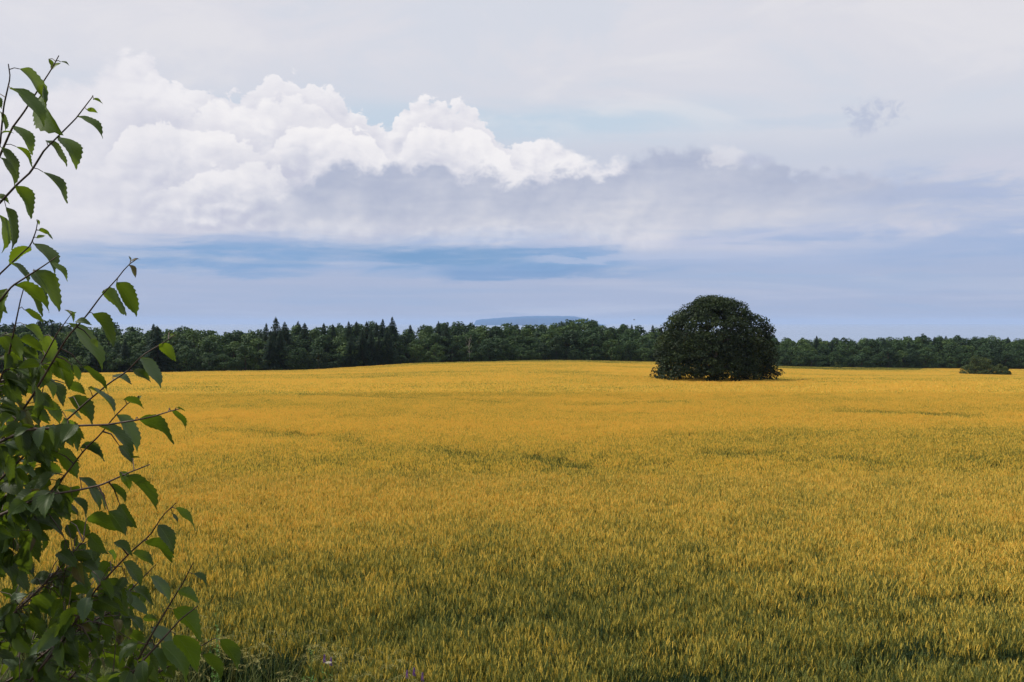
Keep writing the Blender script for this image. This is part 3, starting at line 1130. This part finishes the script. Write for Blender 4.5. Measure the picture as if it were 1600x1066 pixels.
# ------------------------------------------------------------------ the birch sapling close to the camera
M_leaf, n, o = mat('birch_leaf')
tone = attr(n, 'tone')
uvn = n.new('ShaderNodeAttribute'); uvn.attribute_name = 'leafuv'
us = n.new('ShaderNodeSeparateXYZ'); n.t.links.new(uvn.outputs['Vector'], us.inputs[0])
au = n.m('ABSOLUTE', us.outputs[0])
q = n.sub(us.outputs[1], n.mul(au, 0.32))
vein = n.m('PINGPONG', n.mul(q, 9.0), 0.5)
veinm = n.mul(n.ss(vein, 0.09, 0.0), n.ss(us.outputs[1], 1.0, 0.8))
midr = n.ss(au, 0.06, 0.015)
vv = n.m('MAXIMUM', n.mul(veinm, 0.6), midr)
gp = n.new('ShaderNodeNewGeometry').outputs['Position']
mott = n.noise(gp, 45, 4, 0.6)
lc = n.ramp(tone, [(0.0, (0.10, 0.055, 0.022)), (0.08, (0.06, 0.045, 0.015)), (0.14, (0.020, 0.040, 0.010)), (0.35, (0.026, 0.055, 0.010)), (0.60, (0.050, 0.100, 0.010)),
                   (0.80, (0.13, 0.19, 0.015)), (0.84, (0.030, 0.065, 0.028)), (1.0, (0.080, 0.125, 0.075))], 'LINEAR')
spots = n.ss(n.noise(gp, 130, 3, 0.5), 0.70, 0.76)
lc = n.mix(n.mul(n.sub(mott, 0.5), 0.5), lc, (0.16, 0.20, 0.03))
lc = n.mix(n.mul(spots, 0.7), lc, (0.09, 0.05, 0.02))
lc2 = n.mix(n.mul(vv, 0.55), lc, (0.17, 0.25, 0.06))
lt = n.mix(0.5, n.mix(0.5, lc, n.mix(n.ss(tone, 0.15, 0.8), (0.05, 0.09, 0.01), (0.36, 0.50, 0.015))), (0.20, 0.29, 0.010))
lt = n.mix(n.mul(vv, 0.6), lt, (0.05, 0.10, 0.01))
leafy(n, o, lc2, 0.38, lt, 0.50, 0.35, bump=n.sub(n.mul(mott, 0.4), vv))
M_twig, n, o = mat('birch_twig')
gp = n.new('ShaderNodeNewGeometry').outputs['Position']
principled(n, o, n.ramp(n.noise(gp, 90, 5, 0.6), [(0.3, (0.030, 0.018, 0.014)), (0.7, (0.085, 0.050, 0.036))]), 0.6, 0.4)
M_birchbark, n, o = mat('birch_bark')
gp = n.new('ShaderNodeNewGeometry').outputs['Position']
sp = n.new('ShaderNodeSeparateXYZ'); n.t.links.new(gp, sp.inputs[0])
principled(n, o, n.ramp(n.noise(n.xyz(n.mul(sp.outputs[0], 6), n.mul(sp.outputs[1], 6), n.mul(sp.outputs[2], 60)), 1.2, 5, 0.6),
                        [(0.35, (0.05, 0.035, 0.03)), (0.5, (0.30, 0.22, 0.18)), (0.7, (0.50, 0.44, 0.38))]), 0.6, 0.3)

TX, TY = -1.42, 1.95
TB = np.array([TX, TY, float(G(TX, TY))])
birch = empty('birch_sapling', TB)
tag(birch, 'young birch with serrated green leaves rising close beside the camera', 'sapling')


def loc(p):
    return np.array(p) - TB


def bz(a, b, c, d, t):
    return a * (1 - t) ** 3 + 3 * b * t * (1 - t) ** 2 + 3 * c * t * t * (1 - t) + d * t ** 3


def leaf(mb, base, tip, wpx, tone, g, facing=None):
    """one leaf from base to tip (world points); wpx = seen width / seen length"""
    L = float(np.linalg.norm(tip - base))
    ax = (tip - base) / L
    view = unit(base - np.array([0, 0, CZ]))
    side0 = unit(np.cross(ax, view))
    nrm0 = unit(np.cross(side0, ax))          # roughly towards/away from the camera
    true_w = 0.80 * L
    r_ = min(1.0, wpx / 0.80)
    if r_ > 0.98: true_w = wpx * L
    th = math.acos(max(0.12, r_)) * (1 if g.random() < .5 else -1)
    if facing is not None: th = facing
    side = side0 * math.cos(th) + nrm0 * math.sin(th)
    nrm = unit(np.cross(side, ax))
    if nrm[2] < 0: nrm = -nrm
    fold = 0.20 + 0.35 * g.random()
    droop = (0.10 + 0.16 * g.random()) * L
    wave = g.random() * 6.28
    nseg, na = 18, 3
    rows, uvs = [], []
    for i in range(nseg + 1):
        t = i / nseg
        w_ = (t ** 0.62) * (1 - t) ** 1.05 * 1.98 * 0.5 * true_w
        if t > 0.86: w_ *= 0.75
        tooth = 1.0 + (0.10 if i % 2 else -0.03) * (1 if 0.1 < t < .95 else 0)
        cen = base + ax * L * (t + 0.0) + nrm * droop * (4 * t * (1 - t)) * .5
        row, uvr = [], []
        for j in range(-na, na + 1):
            u = j / na
            k = abs(u)
            wj = w_ * k * (tooth if abs(j) == na else 1.0)
            up = wj * fold + 0.03 * L * k * k * math.sin(t * 9 + wave + (1 if u > 0 else 0))
            back = -0.10 * L * k * w_ / (true_w + 1e-6) * (1 - t)
            row.append(cen + side * (wj if u > 0 else -wj) + nrm * up + ax * (back + (0.018 * L if (i % 2 and abs(j) == na) else 0)))
            uvr.append((u, max(t, 0.001)))
        rows.append(row); uvs.append(uvr)
    rows = [[p - TB for p in r] for r in rows]
    mb.grid(rows, 0, tone, uvs=uvs)


def px_at(p):
    """photo pixel of a world point"""
    d = np.array(p) - np.array([0, 0, CZ])
    c, s = math.cos(PITCH), math.sin(PITCH)
    f = d[1] * c - d[2] * s
    u = d[1] * s + d[2] * c
    return np.array([800 + F * d[0] / f, 533 - F * u / f])


# branches: photo polyline, distance at root and at tip
BR = [
    ([(-120, 420), (-40, 300), (0, 226), (6, 165), (16, 121), (13, 100)], 1.75, 1.60),
    ([(-110, 440), (-40, 320), (0, 243), (19, 200), (37, 176), (65, 132), (80, 109), (92, 87)], 1.85, 1.70),
    ([(-140, 450), (-50, 365), (0, 317), (27, 288), (48, 269), (69, 235), (96, 208), (118, 186), (144, 152)], 1.80, 1.62),
    ([(-110, 560), (-50, 490), (0, 428), (48, 383), (56, 362), (59, 346)], 1.95, 1.85),
    ([(-120, 600), (-50, 530), (0, 470), (19, 447), (69, 415), (89, 401)], 1.70, 1.60),
    ([(-60, 720), (-20, 640), (10, 571), (22, 517), (32, 469), (40, 440)], 2.05, 1.95),
    ([(-130, 860), (-20, 720), (50, 620), (105, 527), (134, 495), (160, 460), (182, 437), (199, 415), (215, 404)], 1.95, 1.68),
    ([(-130, 880), (-10, 760), (60, 690), (100, 660), (137, 627), (169, 600), (198, 581), (223, 555), (255, 536), (274, 523)], 2.05, 1.80),
    ([(-120, 760), (-20, 700), (40, 672), (83, 669), (128, 665), (166, 664), (217, 656), (239, 651), (265, 643), (284, 638)], 1.85, 1.62),
    ([(-110, 930), (-40, 890), (27, 824), (72, 776), (103, 741), (132, 703), (156, 680), (179, 651), (198, 632), (217, 619)], 1.90, 1.75),
    ([(-90, 850), (0, 805), (70, 775), (127, 765), (158, 758), (203, 738), (234, 726)], 1.75, 1.60),
    ([(-20, 1180), (50, 1060), (100, 1000), (137, 940), (151, 920), (179, 889), (206, 861), (234, 837), (254, 806), (275, 786)], 1.90, 1.66),
    ([(120, 1200), (165, 1120), (199, 1066), (220, 1023), (237, 992), (247, 975), (268, 940), (285, 913), (302, 879)], 1.80, 1.70),
    ([(130, 1180), (200, 1060), (223, 1033), (254, 999), (282, 968), (309, 947)], 1.72, 1.62),
    ([(-100, 1060), (0, 980), (34, 947), (62, 920), (96, 885), (130, 846)], 2.00, 1.88),
    ([(-60, 1110), (20, 1060), (86, 1009), (137, 975), (172, 957), (206, 920), (244, 882)], 2.10, 1.95),
    ([(-80, 640), (-10, 600), (60, 575), (90, 520), (112, 490)], 2.15, 2.05),
    ([(-60, 1240), (60, 1130), (160, 1080), (250, 1050), (330, 1000)], 2.05, 1.80),
    ([(-40, 800), (20, 770), (45, 735), (60, 700), (62, 640), (70, 590)], 2.2, 2.1),
    ([(0, 1190), (60, 1120), (110, 1060), (150, 1010), (165, 960)], 2.3, 2.2),
]
LEAF = {   # zoom offset, scale: (bx, by, tx, ty, width, tone)
    (0, 60): [(95, 150, 225, 352, 75, 'b'), (50, 248, 215, 438, 92, 'g'), (222, 262, 303, 475, 95, 'g'), (238, 102, 255, 155, 30, 'g'), (250, 152, 298, 122, 28, 'y'),
              (296, 115, 340, 134, 14, 'g'), (458, 300, 505, 323, 14, 'g'), (425, 350, 480, 366, 36, 'y'), (378, 385, 505, 490, 55, 'g'),
              (295, 485, 376, 642, 100, 'g'), (225, 500, 326, 630, 52, 'b'), (70, 428, 160, 572, 80, 'g'), (78, 530, 157, 633, 34, 'g'),
              (5, 536, 82, 672, 66, 'd'), (0, 585, 70, 732, 66, 'd'), (208, 653, 331, 809, 56, 'g'), (78, 722, 150, 886, 92, 'g'),
              (30, 828, 55, 1036, 72, 'd'), (-5, 865, 8, 1052, 62, 'g'), (-30, 772, 48, 812, 45, 'g'), (0, 360, 25, 455, 34, 'b'), (12, 465, 68, 466, 13, 'g'),
              (180, 888, 192, 916, 20, 'y'), (188, 940, 246, 962, 34, 'y'), (180, 978, 222, 968, 26, 'y'), (224, 955, 258, 986, 14, 'g'), (-40, 280, 8, 345, 40, 'g')],
    (0, 380): [(165, 5, 270, 150, 80, 'g'), (250, 95, 332, 187, 45, 'g'), (152, 22, 40, 112, 80, 'g'), (165, 130, 288, 337, 112, 'g'), (140, 150, 230, 272, 72, 'b'),
               (72, 208, 242, 340, 92, 'g'), (108, 205, 205, 362, 70, 'g'), (30, 225, 0, 392, 105, 'g'), (-30, 230, 35, 345, 90, 'b'), (48, 100, 140, 202, 42, 'b'),
               (120, 328, 215, 396, 48, 'g'), (572, 192, 667, 362, 118, 'g'), (503, 238, 615, 357, 68, 'b'), (632, 105, 662, 170, 34, 'r'),
               (640, 92, 690, 80, 12, 'r'), (640, 84, 630, 64, 12, 'r'), (455, 345, 552, 512, 90, 'g'), (370, 385, 450, 402, 46, 'b'),
               (335, 395, 500, 625, 100, 'g'), (445, 468, 480, 512, 42, 'y'), (318, 328, 362, 388, 28, 'g'), (354, 350, 376, 340, 14, 'g'),
               (222, 452, 262, 592, 120, 'b'), (125, 402, 215, 492, 62, 'y'), (98, 470, 212, 532, 70, 'g'), (18, 450, 102, 572, 82, 'y'), (120, 560, 250, 672, 82, 'd'),
               (355, 600, 388, 682, 42, 'y'), (402, 605, 532, 737, 48, 'd'), (553, 648, 646, 692, 42, 'd'), (650, 625, 740, 680, 60, 'g'),
               (690, 563, 786, 712, 88, 'b'), (780, 495, 862, 580, 78, 'y'), (832, 448, 860, 458, 22, 'y'), (606, 765, 706, 810, 50, 'g'), (678, 768, 694, 745, 18, 'g'),
               (570, 842, 672, 1028, 98, 'b'), (488, 900, 648, 1062, 72, 'g'), (678, 862, 853, 985, 88, 'd'), (835, 820, 910, 912, 42, 'g'), (865, 808, 907, 825, 10, 'g'),
               (433, 708, 566, 846, 36, 'b'), (333, 758, 456, 898, 98, 'd'), (328, 690, 422, 742, 72, 'd'), (303, 822, 402, 866, 26, 'y'),
               (228, 780, 292, 892, 82, 'g'), (262, 888, 242, 1035, 115, 'g'), (138, 920, 212, 1032, 92, 'd'), (33, 925, 132, 1064, 66, 'g'),
               (82, 780, 140, 962, 62, 'r'), (0, 790, 50, 1000, 82, 'd'), (318, 880, 412, 962, 72, 'd'), (400, 990, 512, 1070, 50, 'b'),
               (284, 1028, 388, 1068, 50, 'b'), (168, 1050, 288, 1075, 48, 'b'), (208, 668, 262, 762, 52, 'y'), (58, 680, 202, 762, 92, 'd'),
               (0, 560, 110, 640, 80, 'd'), (40, 600, 160, 700, 90, 'd'), (200, 540, 250, 660, 80, 'd'), (300, 600, 340, 720, 80, 'd'), (250, 680, 310, 800, 80, 'd'),
               (130, 800, 190, 900, 70, 'd'), (340, 900, 380, 1020, 70, 'd'), (0, 460, 60, 560, 80, 'd'), (270, 560, 350, 640, 80, 'g')],
    (0, 700): [(362, 0, 476, 62, 46, 'b'), (543, -10, 602, 76, 62, 'd'), (600, 48, 640, 46, 12, 'd'), (545, 108, 590, 196, 62, 'y'), (573, 128, 717, 290, 66, 'g'),
               (363, 133, 452, 287, 62, 'g'), (440, 195, 477, 282, 26, 'd'), (498, 165, 572, 262, 46, 'd'), (545, 258, 625, 366, 92, 'g'),
               (395, 318, 548, 384, 98, 'g'), (494, 288, 572, 402, 82, 'g'), (318, 335, 412, 422, 78, 'd'), (408, 393, 496, 482, 78, 'g'),
               (275, 165, 290, 306, 112, 'b'), (330, 228, 392, 318, 46, 'b'), (262, 18, 352, 142, 104, 'g'), (155, 45, 262, 62, 52, 'b'),
               (68, 90, 172, 152, 48, 'b'), (140, 190, 208, 278, 78, 'r'), (120, 298, 292, 402, 112, 'd'), (250, 240, 322, 332, 92, 'd'),
               (88, 380, 182, 522, 112, 'd'), (180, 350, 155, 592, 60, 'd'), (718, 350, 792, 484, 88, 'g'), (798, 275, 892, 376, 38, 'b'),
               (785, 300, 808, 342, 22, 'd'), (660, 425, 792, 502, 66, 'g'), (690, 440, 782, 524, 60, 'g'), (600, 480, 706, 552, 52, 'b'),
               (518, 430, 602, 492, 56, 'g'), (263, 475, 352, 552, 82, 'g'), (363, 470, 452, 612, 82, 'b'), (293, 555, 402, 684, 92, 'd'),
               (558, 520, 642, 642, 72, 'd'), (683, 585, 777, 714, 66, 'b'), (603, 635, 697, 717, 56, 'g'), (563, 685, 672, 768, 68, 'b'),
               (878, 573, 942, 637, 36, 'g'), (808, 650, 907, 707, 66, 'b'), (788, 735, 917, 884, 104, 'g'), (690, 818, 792, 904, 82, 'p'),
               (800, 850, 900, 1022, 112, 'g'), (728, 890, 852, 1070, 112, 'g'), (998, 873, 1084, 1014, 88, 'g'), (918, 940, 1008, 1064, 72, 'd'),
               (698, 908, 752, 1024, 68, 'b'), (598, 985, 722, 1070, 94, 'p'), (453, 760, 567, 864, 88, 'g'), (568, 840, 662, 944, 52, 'g'),
               (600, 765, 652, 838, 46, 'd'), (470, 600, 566, 744, 102, 'd'), (348, 840, 442, 934, 88, 'g'), (193, 950, 312, 1070, 98, 'b'),
               (68, 850, 147, 934, 78, 'y'), (90, 820, 162, 836, 30, 'y'), (18, 960, 117, 1070, 82, 'p'), (148, 680, 292, 794, 112, 'g'),
               (228, 640, 372, 732, 82, 'd'), (158, 592, 252, 620, 72, 'd'), (58, 555, 127, 662, 72, 'g'), (-10, 480, 62, 642, 82, 'd'),
               (-20, 290, 82, 434, 94, 'b'), (8, 390, 72, 472, 62, 'b'), (45, 702, 132, 670, 40, 'p'), (403, 700, 472, 784, 72, 'd'),
               (450, 945, 572, 1064, 42, 'g'), (308, 890, 402, 994, 82, 'd'), (-10, 750, 102, 874, 112, 'd'), (108, 760, 202, 884, 90, 'd'),
               (198, 830, 292, 904, 90, 'd'), (-10, 930, 72, 964, 60, 'd'), (130, 880, 220, 980, 90, 'd'), (240, 900, 330, 1010, 90, 'd'),
               (330, 700, 400, 800, 90, 'd'), (20, 120, 100, 220, 90, 'd'), (0, 40, 60, 160, 80, 'd'), (70, 180, 110, 280, 70, 'd'),
               (420, 560, 480, 660, 70, 'b'), (380, 1000, 460, 1090, 80, 'd'), (500, 900, 560, 1000, 60, 'd'), (560, 1000, 640, 1090, 70, 'd')],
}
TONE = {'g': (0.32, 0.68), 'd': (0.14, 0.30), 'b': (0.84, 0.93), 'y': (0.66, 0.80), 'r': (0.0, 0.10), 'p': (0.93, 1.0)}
g = np.random.default_rng(77)
# sample branches
BS = []
for pts, d0, d1 in BR:
    n_ = len(pts)
    P3 = []
    acc = [0]
    for a, b in zip(pts, pts[1:]):
        acc.append(acc[-1] + math.hypot(b[0] - a[0], b[1] - a[1]))
    for k in range(41):
        s_ = acc[-1] * k / 40
        px = np.interp(s_, acc, [p[0] for p in pts]); py = np.interp(s_, acc, [p[1] for p in pts])
        dd = d0 + (d1 - d0) * k / 40
        P3.append(at(px, py, dd))
    BS.append(P3)
# trunk: leaning up at the frame edge, the branches spring from it
tk = [np.array([TX, TY, TB[2] - .1]), np.array([TX + .02, TY, CZ - 1.2]), np.array([TX - .02, TY + .02, CZ - .6]),
      np.array([TX + .02, TY, CZ]), np.array([TX + .06, TY - .03, CZ + .45]), np.array([TX + .10, TY - .05, CZ + .9])]
mb = MB()
mb.tube([loc(p) for p in tk], [.026, .023, .019, .015, .010, .003], 9)
mb.build('trunk', [M_birchbark], birch, smooth=True)
per = [[] for _ in BS]
for (ox, oy), ls in LEAF.items():
    sc = {60: 340 / 1066, 380: 340 / 1066, 700: 420 / 1223}[oy]
    for bx, by, tx, ty, wd, tn in ls:
        b = np.array([ox + bx * sc, oy + by * sc]); t = np.array([ox + tx * sc, oy + ty * sc]); wd *= sc
        # nearest branch point in the picture
        best = min(((np.linalg.norm(px_at(p) - b) + (18 if False else 0), i, k) for i, P3 in enumerate(BS) for k, p in enumerate(P3)), key=lambda q: q[0])
        per[best[1]].append((b, t, wd, tn, best[2], best[0]))
for i, P3 in enumerate(BS):
    mb = MB(); fo = MB()
    # join to the trunk
    root3 = P3[0]
    zj = root3[2] - 0.25
    j = np.array([np.interp(zj, [p[2] for p in tk], [p[0] for p in tk]), np.interp(zj, [p[2] for p in tk], [p[1] for p in tk]), max(zj, TB[2] + .1)])
    pth = [j, (j + root3) / 2 + np.array([0, 0, .02])] + P3
    rad = [.0045, .0036] + [0.0024 * (1 - k / 40) ** .8 + 0.0008 for k in range(41)]
    mb.tube([loc(p) for p in pth], rad, 6)
    for b, t, wd, tn, k, dist in per[i]:
        p = P3[k]
        Yd = p[1] + g.normal(0, .02) + (0.05 if tn in 'd' else 0) + g.uniform(-.01, .03)
        B3 = at(b[0], b[1], Yd)
        Lpx = np.linalg.norm(t - b)
        T3 = at(t[0], t[1], Yd + g.normal(0, .25) * Lpx / F * Yd)
        if dist > 3:      # petiole, or a side twig when the leaf sits farther out
            mid = (p + B3) / 2 + np.array([0, 0, .10 * np.linalg.norm(p - B3)])
            r0 = .0009 if dist < 25 else .0016
            mb.tube([loc(p), loc(mid), loc(B3)], [r0, r0 * .8, .0007], 5)
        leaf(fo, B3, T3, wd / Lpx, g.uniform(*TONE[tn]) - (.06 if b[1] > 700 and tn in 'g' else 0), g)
    # fill: leaves on the hidden inner half of each branch and behind
    fill = range(0, 26 if i not in (0, 1, 2, 3, 4) else 14)
    for k in fill:
        for rep in range(2 if i > 4 else 1):
            p = P3[k]
            q = px_at(p)
            out = unit(np.array([g.normal(.2, .7), g.normal(0.1, .7), -0.8 + g.normal(0, .35)]))
            B3 = p + np.array([out[0], out[1], abs(out[2]) * .3]) * 0.022
            L = g.uniform(.034, .056)
            T3 = B3 + out * L
            tq = px_at(T3)
            edge = np.interp(tq[1], [0, 330, 345, 400, 520, 600, 700, 800, 900, 960, 1100], [-25, -25, -5, 5, 60, 105, 120, 110, 170, 215, 260])
            if tq[0] > edge or q[0] > edge + 12: continue
            mb.tube([loc(p), loc(B3)], [.0009, .0007], 4)
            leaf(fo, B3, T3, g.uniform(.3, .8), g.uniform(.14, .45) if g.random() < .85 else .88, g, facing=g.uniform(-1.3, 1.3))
    if i in (9, 11, 12, 14, 15, 17, 19):          # the crowded lower boughs
        for _ in range(74 if i != 12 else 44):
            k = int(g.integers(6, 41)); p = P3[k] + np.array([g.normal(0, .03), abs(g.normal(0.05, .10)), g.normal(0, .04)])
            q = px_at(p)
            lim_ = np.interp(q[1], [600, 700, 800, 850, 950, 1000, 1100], [60, 90, 110, 170, 235, 265, 290])
            if q[0] > lim_: continue
            out = unit(np.array([g.normal(.25, .6), g.normal(0, .5), -0.8 + g.normal(0, .3)]))
            T3 = p + out * g.uniform(.026, .046)
            mb.tube([loc(P3[k]), loc((P3[k] + p) / 2 + np.array([0, 0, .01])), loc(p)], [.0011, .0009, .0007], 4)
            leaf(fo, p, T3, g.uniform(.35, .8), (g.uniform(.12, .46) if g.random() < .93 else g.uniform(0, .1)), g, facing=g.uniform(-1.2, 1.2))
    bo = mb.build('branch', [M_twig], birch, smooth=True)
    if fo.f:
        fob = fo.build('foliage', [M_leaf], None, smooth=True)
        fob.parent = bo

# ------------------------------------------------------------------ verge: wild oats, weeds, vetch
M_oat, n, o = mat('wild_oat')
tn_ = attr(n, 'tone')
c = n.ramp(tn_, [(0.0, (0.05, 0.085, 0.025)), (0.5, (0.16, 0.19, 0.05)), (1.0, (0.42, 0.36, 0.13))], 'LINEAR')
leafy(n, o, c, 0.3, c, 0.6, 0.2)
M_weed, n, o = mat('weed_green')
tn_ = attr(n, 'tone')
c = n.ramp(tn_, [(0.0, (0.07, 0.16, 0.035)), (1.0, (0.18, 0.34, 0.07))], 'LINEAR')
leafy(n, o, c, 0.35, c, 0.5, 0.3)
M_vetch, n, o = mat('vetch_petal')
tn_ = attr(n, 'tone')
c = n.ramp(tn_, [(0.0, (0.10, 0.03, 0.22)), (1.0, (0.26, 0.10, 0.42))], 'LINEAR')
leafy(n, o, c, 0.3, c, 0.5, 0.3)
M_white, n, o = mat('white_petal')
tn_ = attr(n, 'tone')
c = n.mix(tn_, (0.55, 0.52, 0.36), (0.75, 0.74, 0.62))
leafy(n, o, c, 0.3, c, 0.5, 0.3)
vg = MB()
g = np.random.default_rng(12)


def blade(mb, p, h, a, w_, tone, bend=.35):
    d = np.array([math.cos(a), math.sin(a), 0]); s_ = np.array([-d[1], d[0], 0]) * w_
    p1 = p + d * h * bend * .3 + np.array([0, 0, h * .6]); p2 = p + d * h * bend + np.array([0, 0, h])
    mb.poly([p - s_, p + s_, p1 + s_ * .8, p1 - s_ * .8], 0, tone)
    mb.poly([p1 - s_ * .8, p1 + s_ * .8, p2], 0, tone)


for _ in range(34000):
    x = g.uniform(-9, 9); y = g.uniform(0.5, 1) if g.random() < .05 else g.uniform(1.2, 15.2)
    if y > edge_y(x) + 0.2: continue
    near_edge = y > edge_y(x) - 3.2
    p = np.array([x, y, float(G(x, y))])
    blade(vg, p, g.uniform(.14, .45) * (2.3 if near_edge else 1), g.random() * 6.28, .005, g.uniform(0, .55), g.uniform(.2, .7))
for _ in range(130):       # arching seed heads at the edge of the crop
    x = g.uniform(-5.2, -0.8)
    ed = float(edge_y(x))
    y = ed + g.uniform(-.9, .35)
    z = float(G(x, y)); h = g.uniform(.80, 1.30) * (1.0 if x < -1.4 else .72)
    a = g.normal(0.1, .5) if g.random() < .75 else g.normal(3.0, .5)
    d = np.array([math.cos(a), math.sin(a), 0])
    pts = [np.array([x, y, z]), np.array([x, y, z]) + d * .06 + np.array([0, 0, h * .6]), np.array([x, y, z]) + d * .22 + np.array([0, 0, h * .95]),
           np.array([x, y, z]) + d * .42 + np.array([0, 0, h]), np.array([x, y, z]) + d * .62 + np.array([0, 0, h * .93])]
    vg.tube(pts, [.0022, .002, .0016, .0012, .0007], 3, 0, .75)
    for k in range(20):
        f = g.uniform(.5, 1)
        q = f * 4; i0 = min(3, int(q)); c_ = pts[i0] * (1 - (q - i0)) + pts[i0 + 1] * (q - i0)
        dd = unit(np.array([d[0] * .5 + g.normal(0, .4), d[1] * .5 + g.normal(0, .4), -g.uniform(.1, .9)]))
        e = c_ + dd * g.uniform(.03, .075)
        s_ = unit(np.cross(dd, g.normal(0, 1, 3))) * .0045
        m_ = (c_ * .4 + e * .6)
        vg.poly([c_, m_ + s_, e, m_ - s_], 0, g.uniform(.7, 1))
tag(vg.build('verge_grass', [M_oat]), 'tangled wild grass with pale drooping seed heads along the crop edge', 'grass', kind='stuff')


def weed(px, py, Yd, h, seed, label, leafw=.02):
    g = np.random.default_rng(seed)
    top = at(px, py, Yd)
    x = top[0]; z = float(G(x, Yd))
    root = empty('weed_plant', (x, Yd, z)); tag(root, label, 'weed')
    H = top[2] - z
    st, lf = MB(), MB()
    for q in range(4):
        a = q * 1.7; r_ = 0.09 if q else 0
        k = 1 if q == 0 else g.uniform(.7, .92)
        tip = np.array([math.cos(a) * r_, math.sin(a) * r_, H * k])
        st.tube([(0, 0, 0), tip * np.array([.4, .4, .5]), tip], [.004, .003, .001], 4)
        for i in range(34):
            f = g.uniform(.35, 1.0)
            b = tip * f
            aa = i * 2.4
            d = unit(np.array([math.cos(aa), math.sin(aa), g.uniform(.2, 1.1)]))
            L = g.uniform(.05, .10) * (1.2 - .6 * f)
            s_ = unit(np.cross(d, (0, 0, 1))) * leafw * L / .09 * .5
            lf.poly([b, b + d * L * .4 + s_, b + d * L, b + d * L * .4 - s_], 0, g.random())
            for sg in (-1, 1):
                lf.poly([b + d * L * .3, b + d * L * .45 + s_ * 2.4 * sg, b + d * L * .55], 0, g.random())
    st.build('stem', [M_weed], root); lf.build('foliage', [M_weed], root)


weed(338, 958, 13.0, .9, 1, 'bright green feathery weed rising beyond the birch leaf tips')
weed(486, 1012, 11.9, .9, 2, 'pale green bushy weed beside the white flower at the crop edge')
weed(505, 1034, 11.8, .9, 7, 'short green weed tucked under the white flower')


def vetch(px, py, Yd, n_, label, seed):
    g = np.random.default_rng(seed)
    top = at(px, py, Yd); x = top[0]; z = float(G(x, Yd))
    root = empty('vetch_flower', (x, Yd, z)); tag(root, label, 'wildflower', 'purple vetch flowers at the crop edge')
    st = MB(); H = top[2] - z
    st.tube([(0, 0, 0), (.05, 0, H * .5), (0, 0, H)], [.003, .002, .0012], 4)
    for i in range(10):
        b = np.array([.03, 0, H * (.3 + .06 * i)]); a = i * 2.4; d = np.array([math.cos(a), math.sin(a), .3])
        s_ = unit(np.cross(d, (0, 0, 1))) * .006
        st.poly([b, b + d * .04 + s_, b + d * .07, b + d * .04 - s_], 0, .4)
    st.build('stem', [M_weed], root)
    fl = MB()
    for i in range(26):
        f = i / 26; a = i * 2.0
        b = np.array([0, 0, H - .09 + .10 * f])
        d = unit(np.array([math.cos(a), math.sin(a), -.3])); s_ = unit(np.cross(d, (0, 0, 1))) * .007
        r_ = .022 * (1.1 - .6 * f)
        fl.poly([b, b + d * r_ * .6 + s_, b + d * r_, b + d * r_ * .6 - s_], 0, g.random())
        fl.poly([b, b + d * r_ * .6 + np.array([0, 0, .008]), b + d * r_, b + d * r_ * .6 - np.array([0, 0, .006])], 0, g.random())
    fl.build('flower', [M_vetch], root)


vetch(507, 1024, 11.85, 1, 'faded purple vetch spike above the white flower', 1)
vetch(517, 1028, 11.8, 1, 'deep purple vetch spike just beside the white flower', 2)
vetch(636, 1048, 11.7, 1, 'purple vetch spike standing first in the group of three', 3)
vetch(647, 1044, 11.75, 1, 'tallest purple vetch spike in the middle of three', 4)
vetch(660, 1052, 11.7, 1, 'short purple vetch spike standing last in the group of three', 5)
top = at(513, 1036, 11.75); z = float(G(top[0], 11.75))
root = empty('white_flower', (top[0], 11.75, z)); tag(root, 'small white wildflower head amid purple vetch', 'wildflower')
st = MB(); H = top[2] - z
st.tube([(0, 0, 0), (.02, 0, H * .5), (0, 0, H)], [.003, .002, .0015], 4)
st.build('stem', [M_weed], root)
fl = MB()
for i in range(40):
    a = i * 2.4; r_ = .006 * math.sqrt(i)
    c_ = np.array([math.cos(a) * r_, math.sin(a) * r_, H + .01 - r_ * .2])
    fl.poly([c_ + np.array([-.005, 0, 0]), c_ + np.array([0, -.005, .002]), c_ + np.array([.005, 0, 0]), c_ + np.array([0, .005, .003])], 0, (i * .37) % 1)
fl.build('flower', [M_white], root)


# ------------------------------------------------------------------ air
hm, n, o = mat('air')
pvn = n.new('ShaderNodeVolumePrincipled')
pvn.inputs['Color'].default_value = (0.47, 0.605, 0.85, 1)
pvn.inputs['Density'].default_value = 5.5e-5
n.t.links.new(pvn.outputs[0], o.inputs['Volume'])
hb = MB()
x0, x1, y0, y1, z0, z1 = -30500, 30500, -700, 33500, -9.5, 135
v = [(a, b, c) for a in (x0, x1) for b in (y0, y1) for c in (z0, z1)]
hme = bpy.data.meshes.new('haze')
hme.from_pydata(v, [], [(0, 1, 3, 2), (4, 6, 7, 5), (0, 4, 5, 1), (2, 3, 7, 6), (0, 2, 6, 4), (1, 5, 7, 3)])
hme.materials.append(hm)
tag(link('haze', hme), 'pale blue haze in the far air', 'haze', kind='stuff')
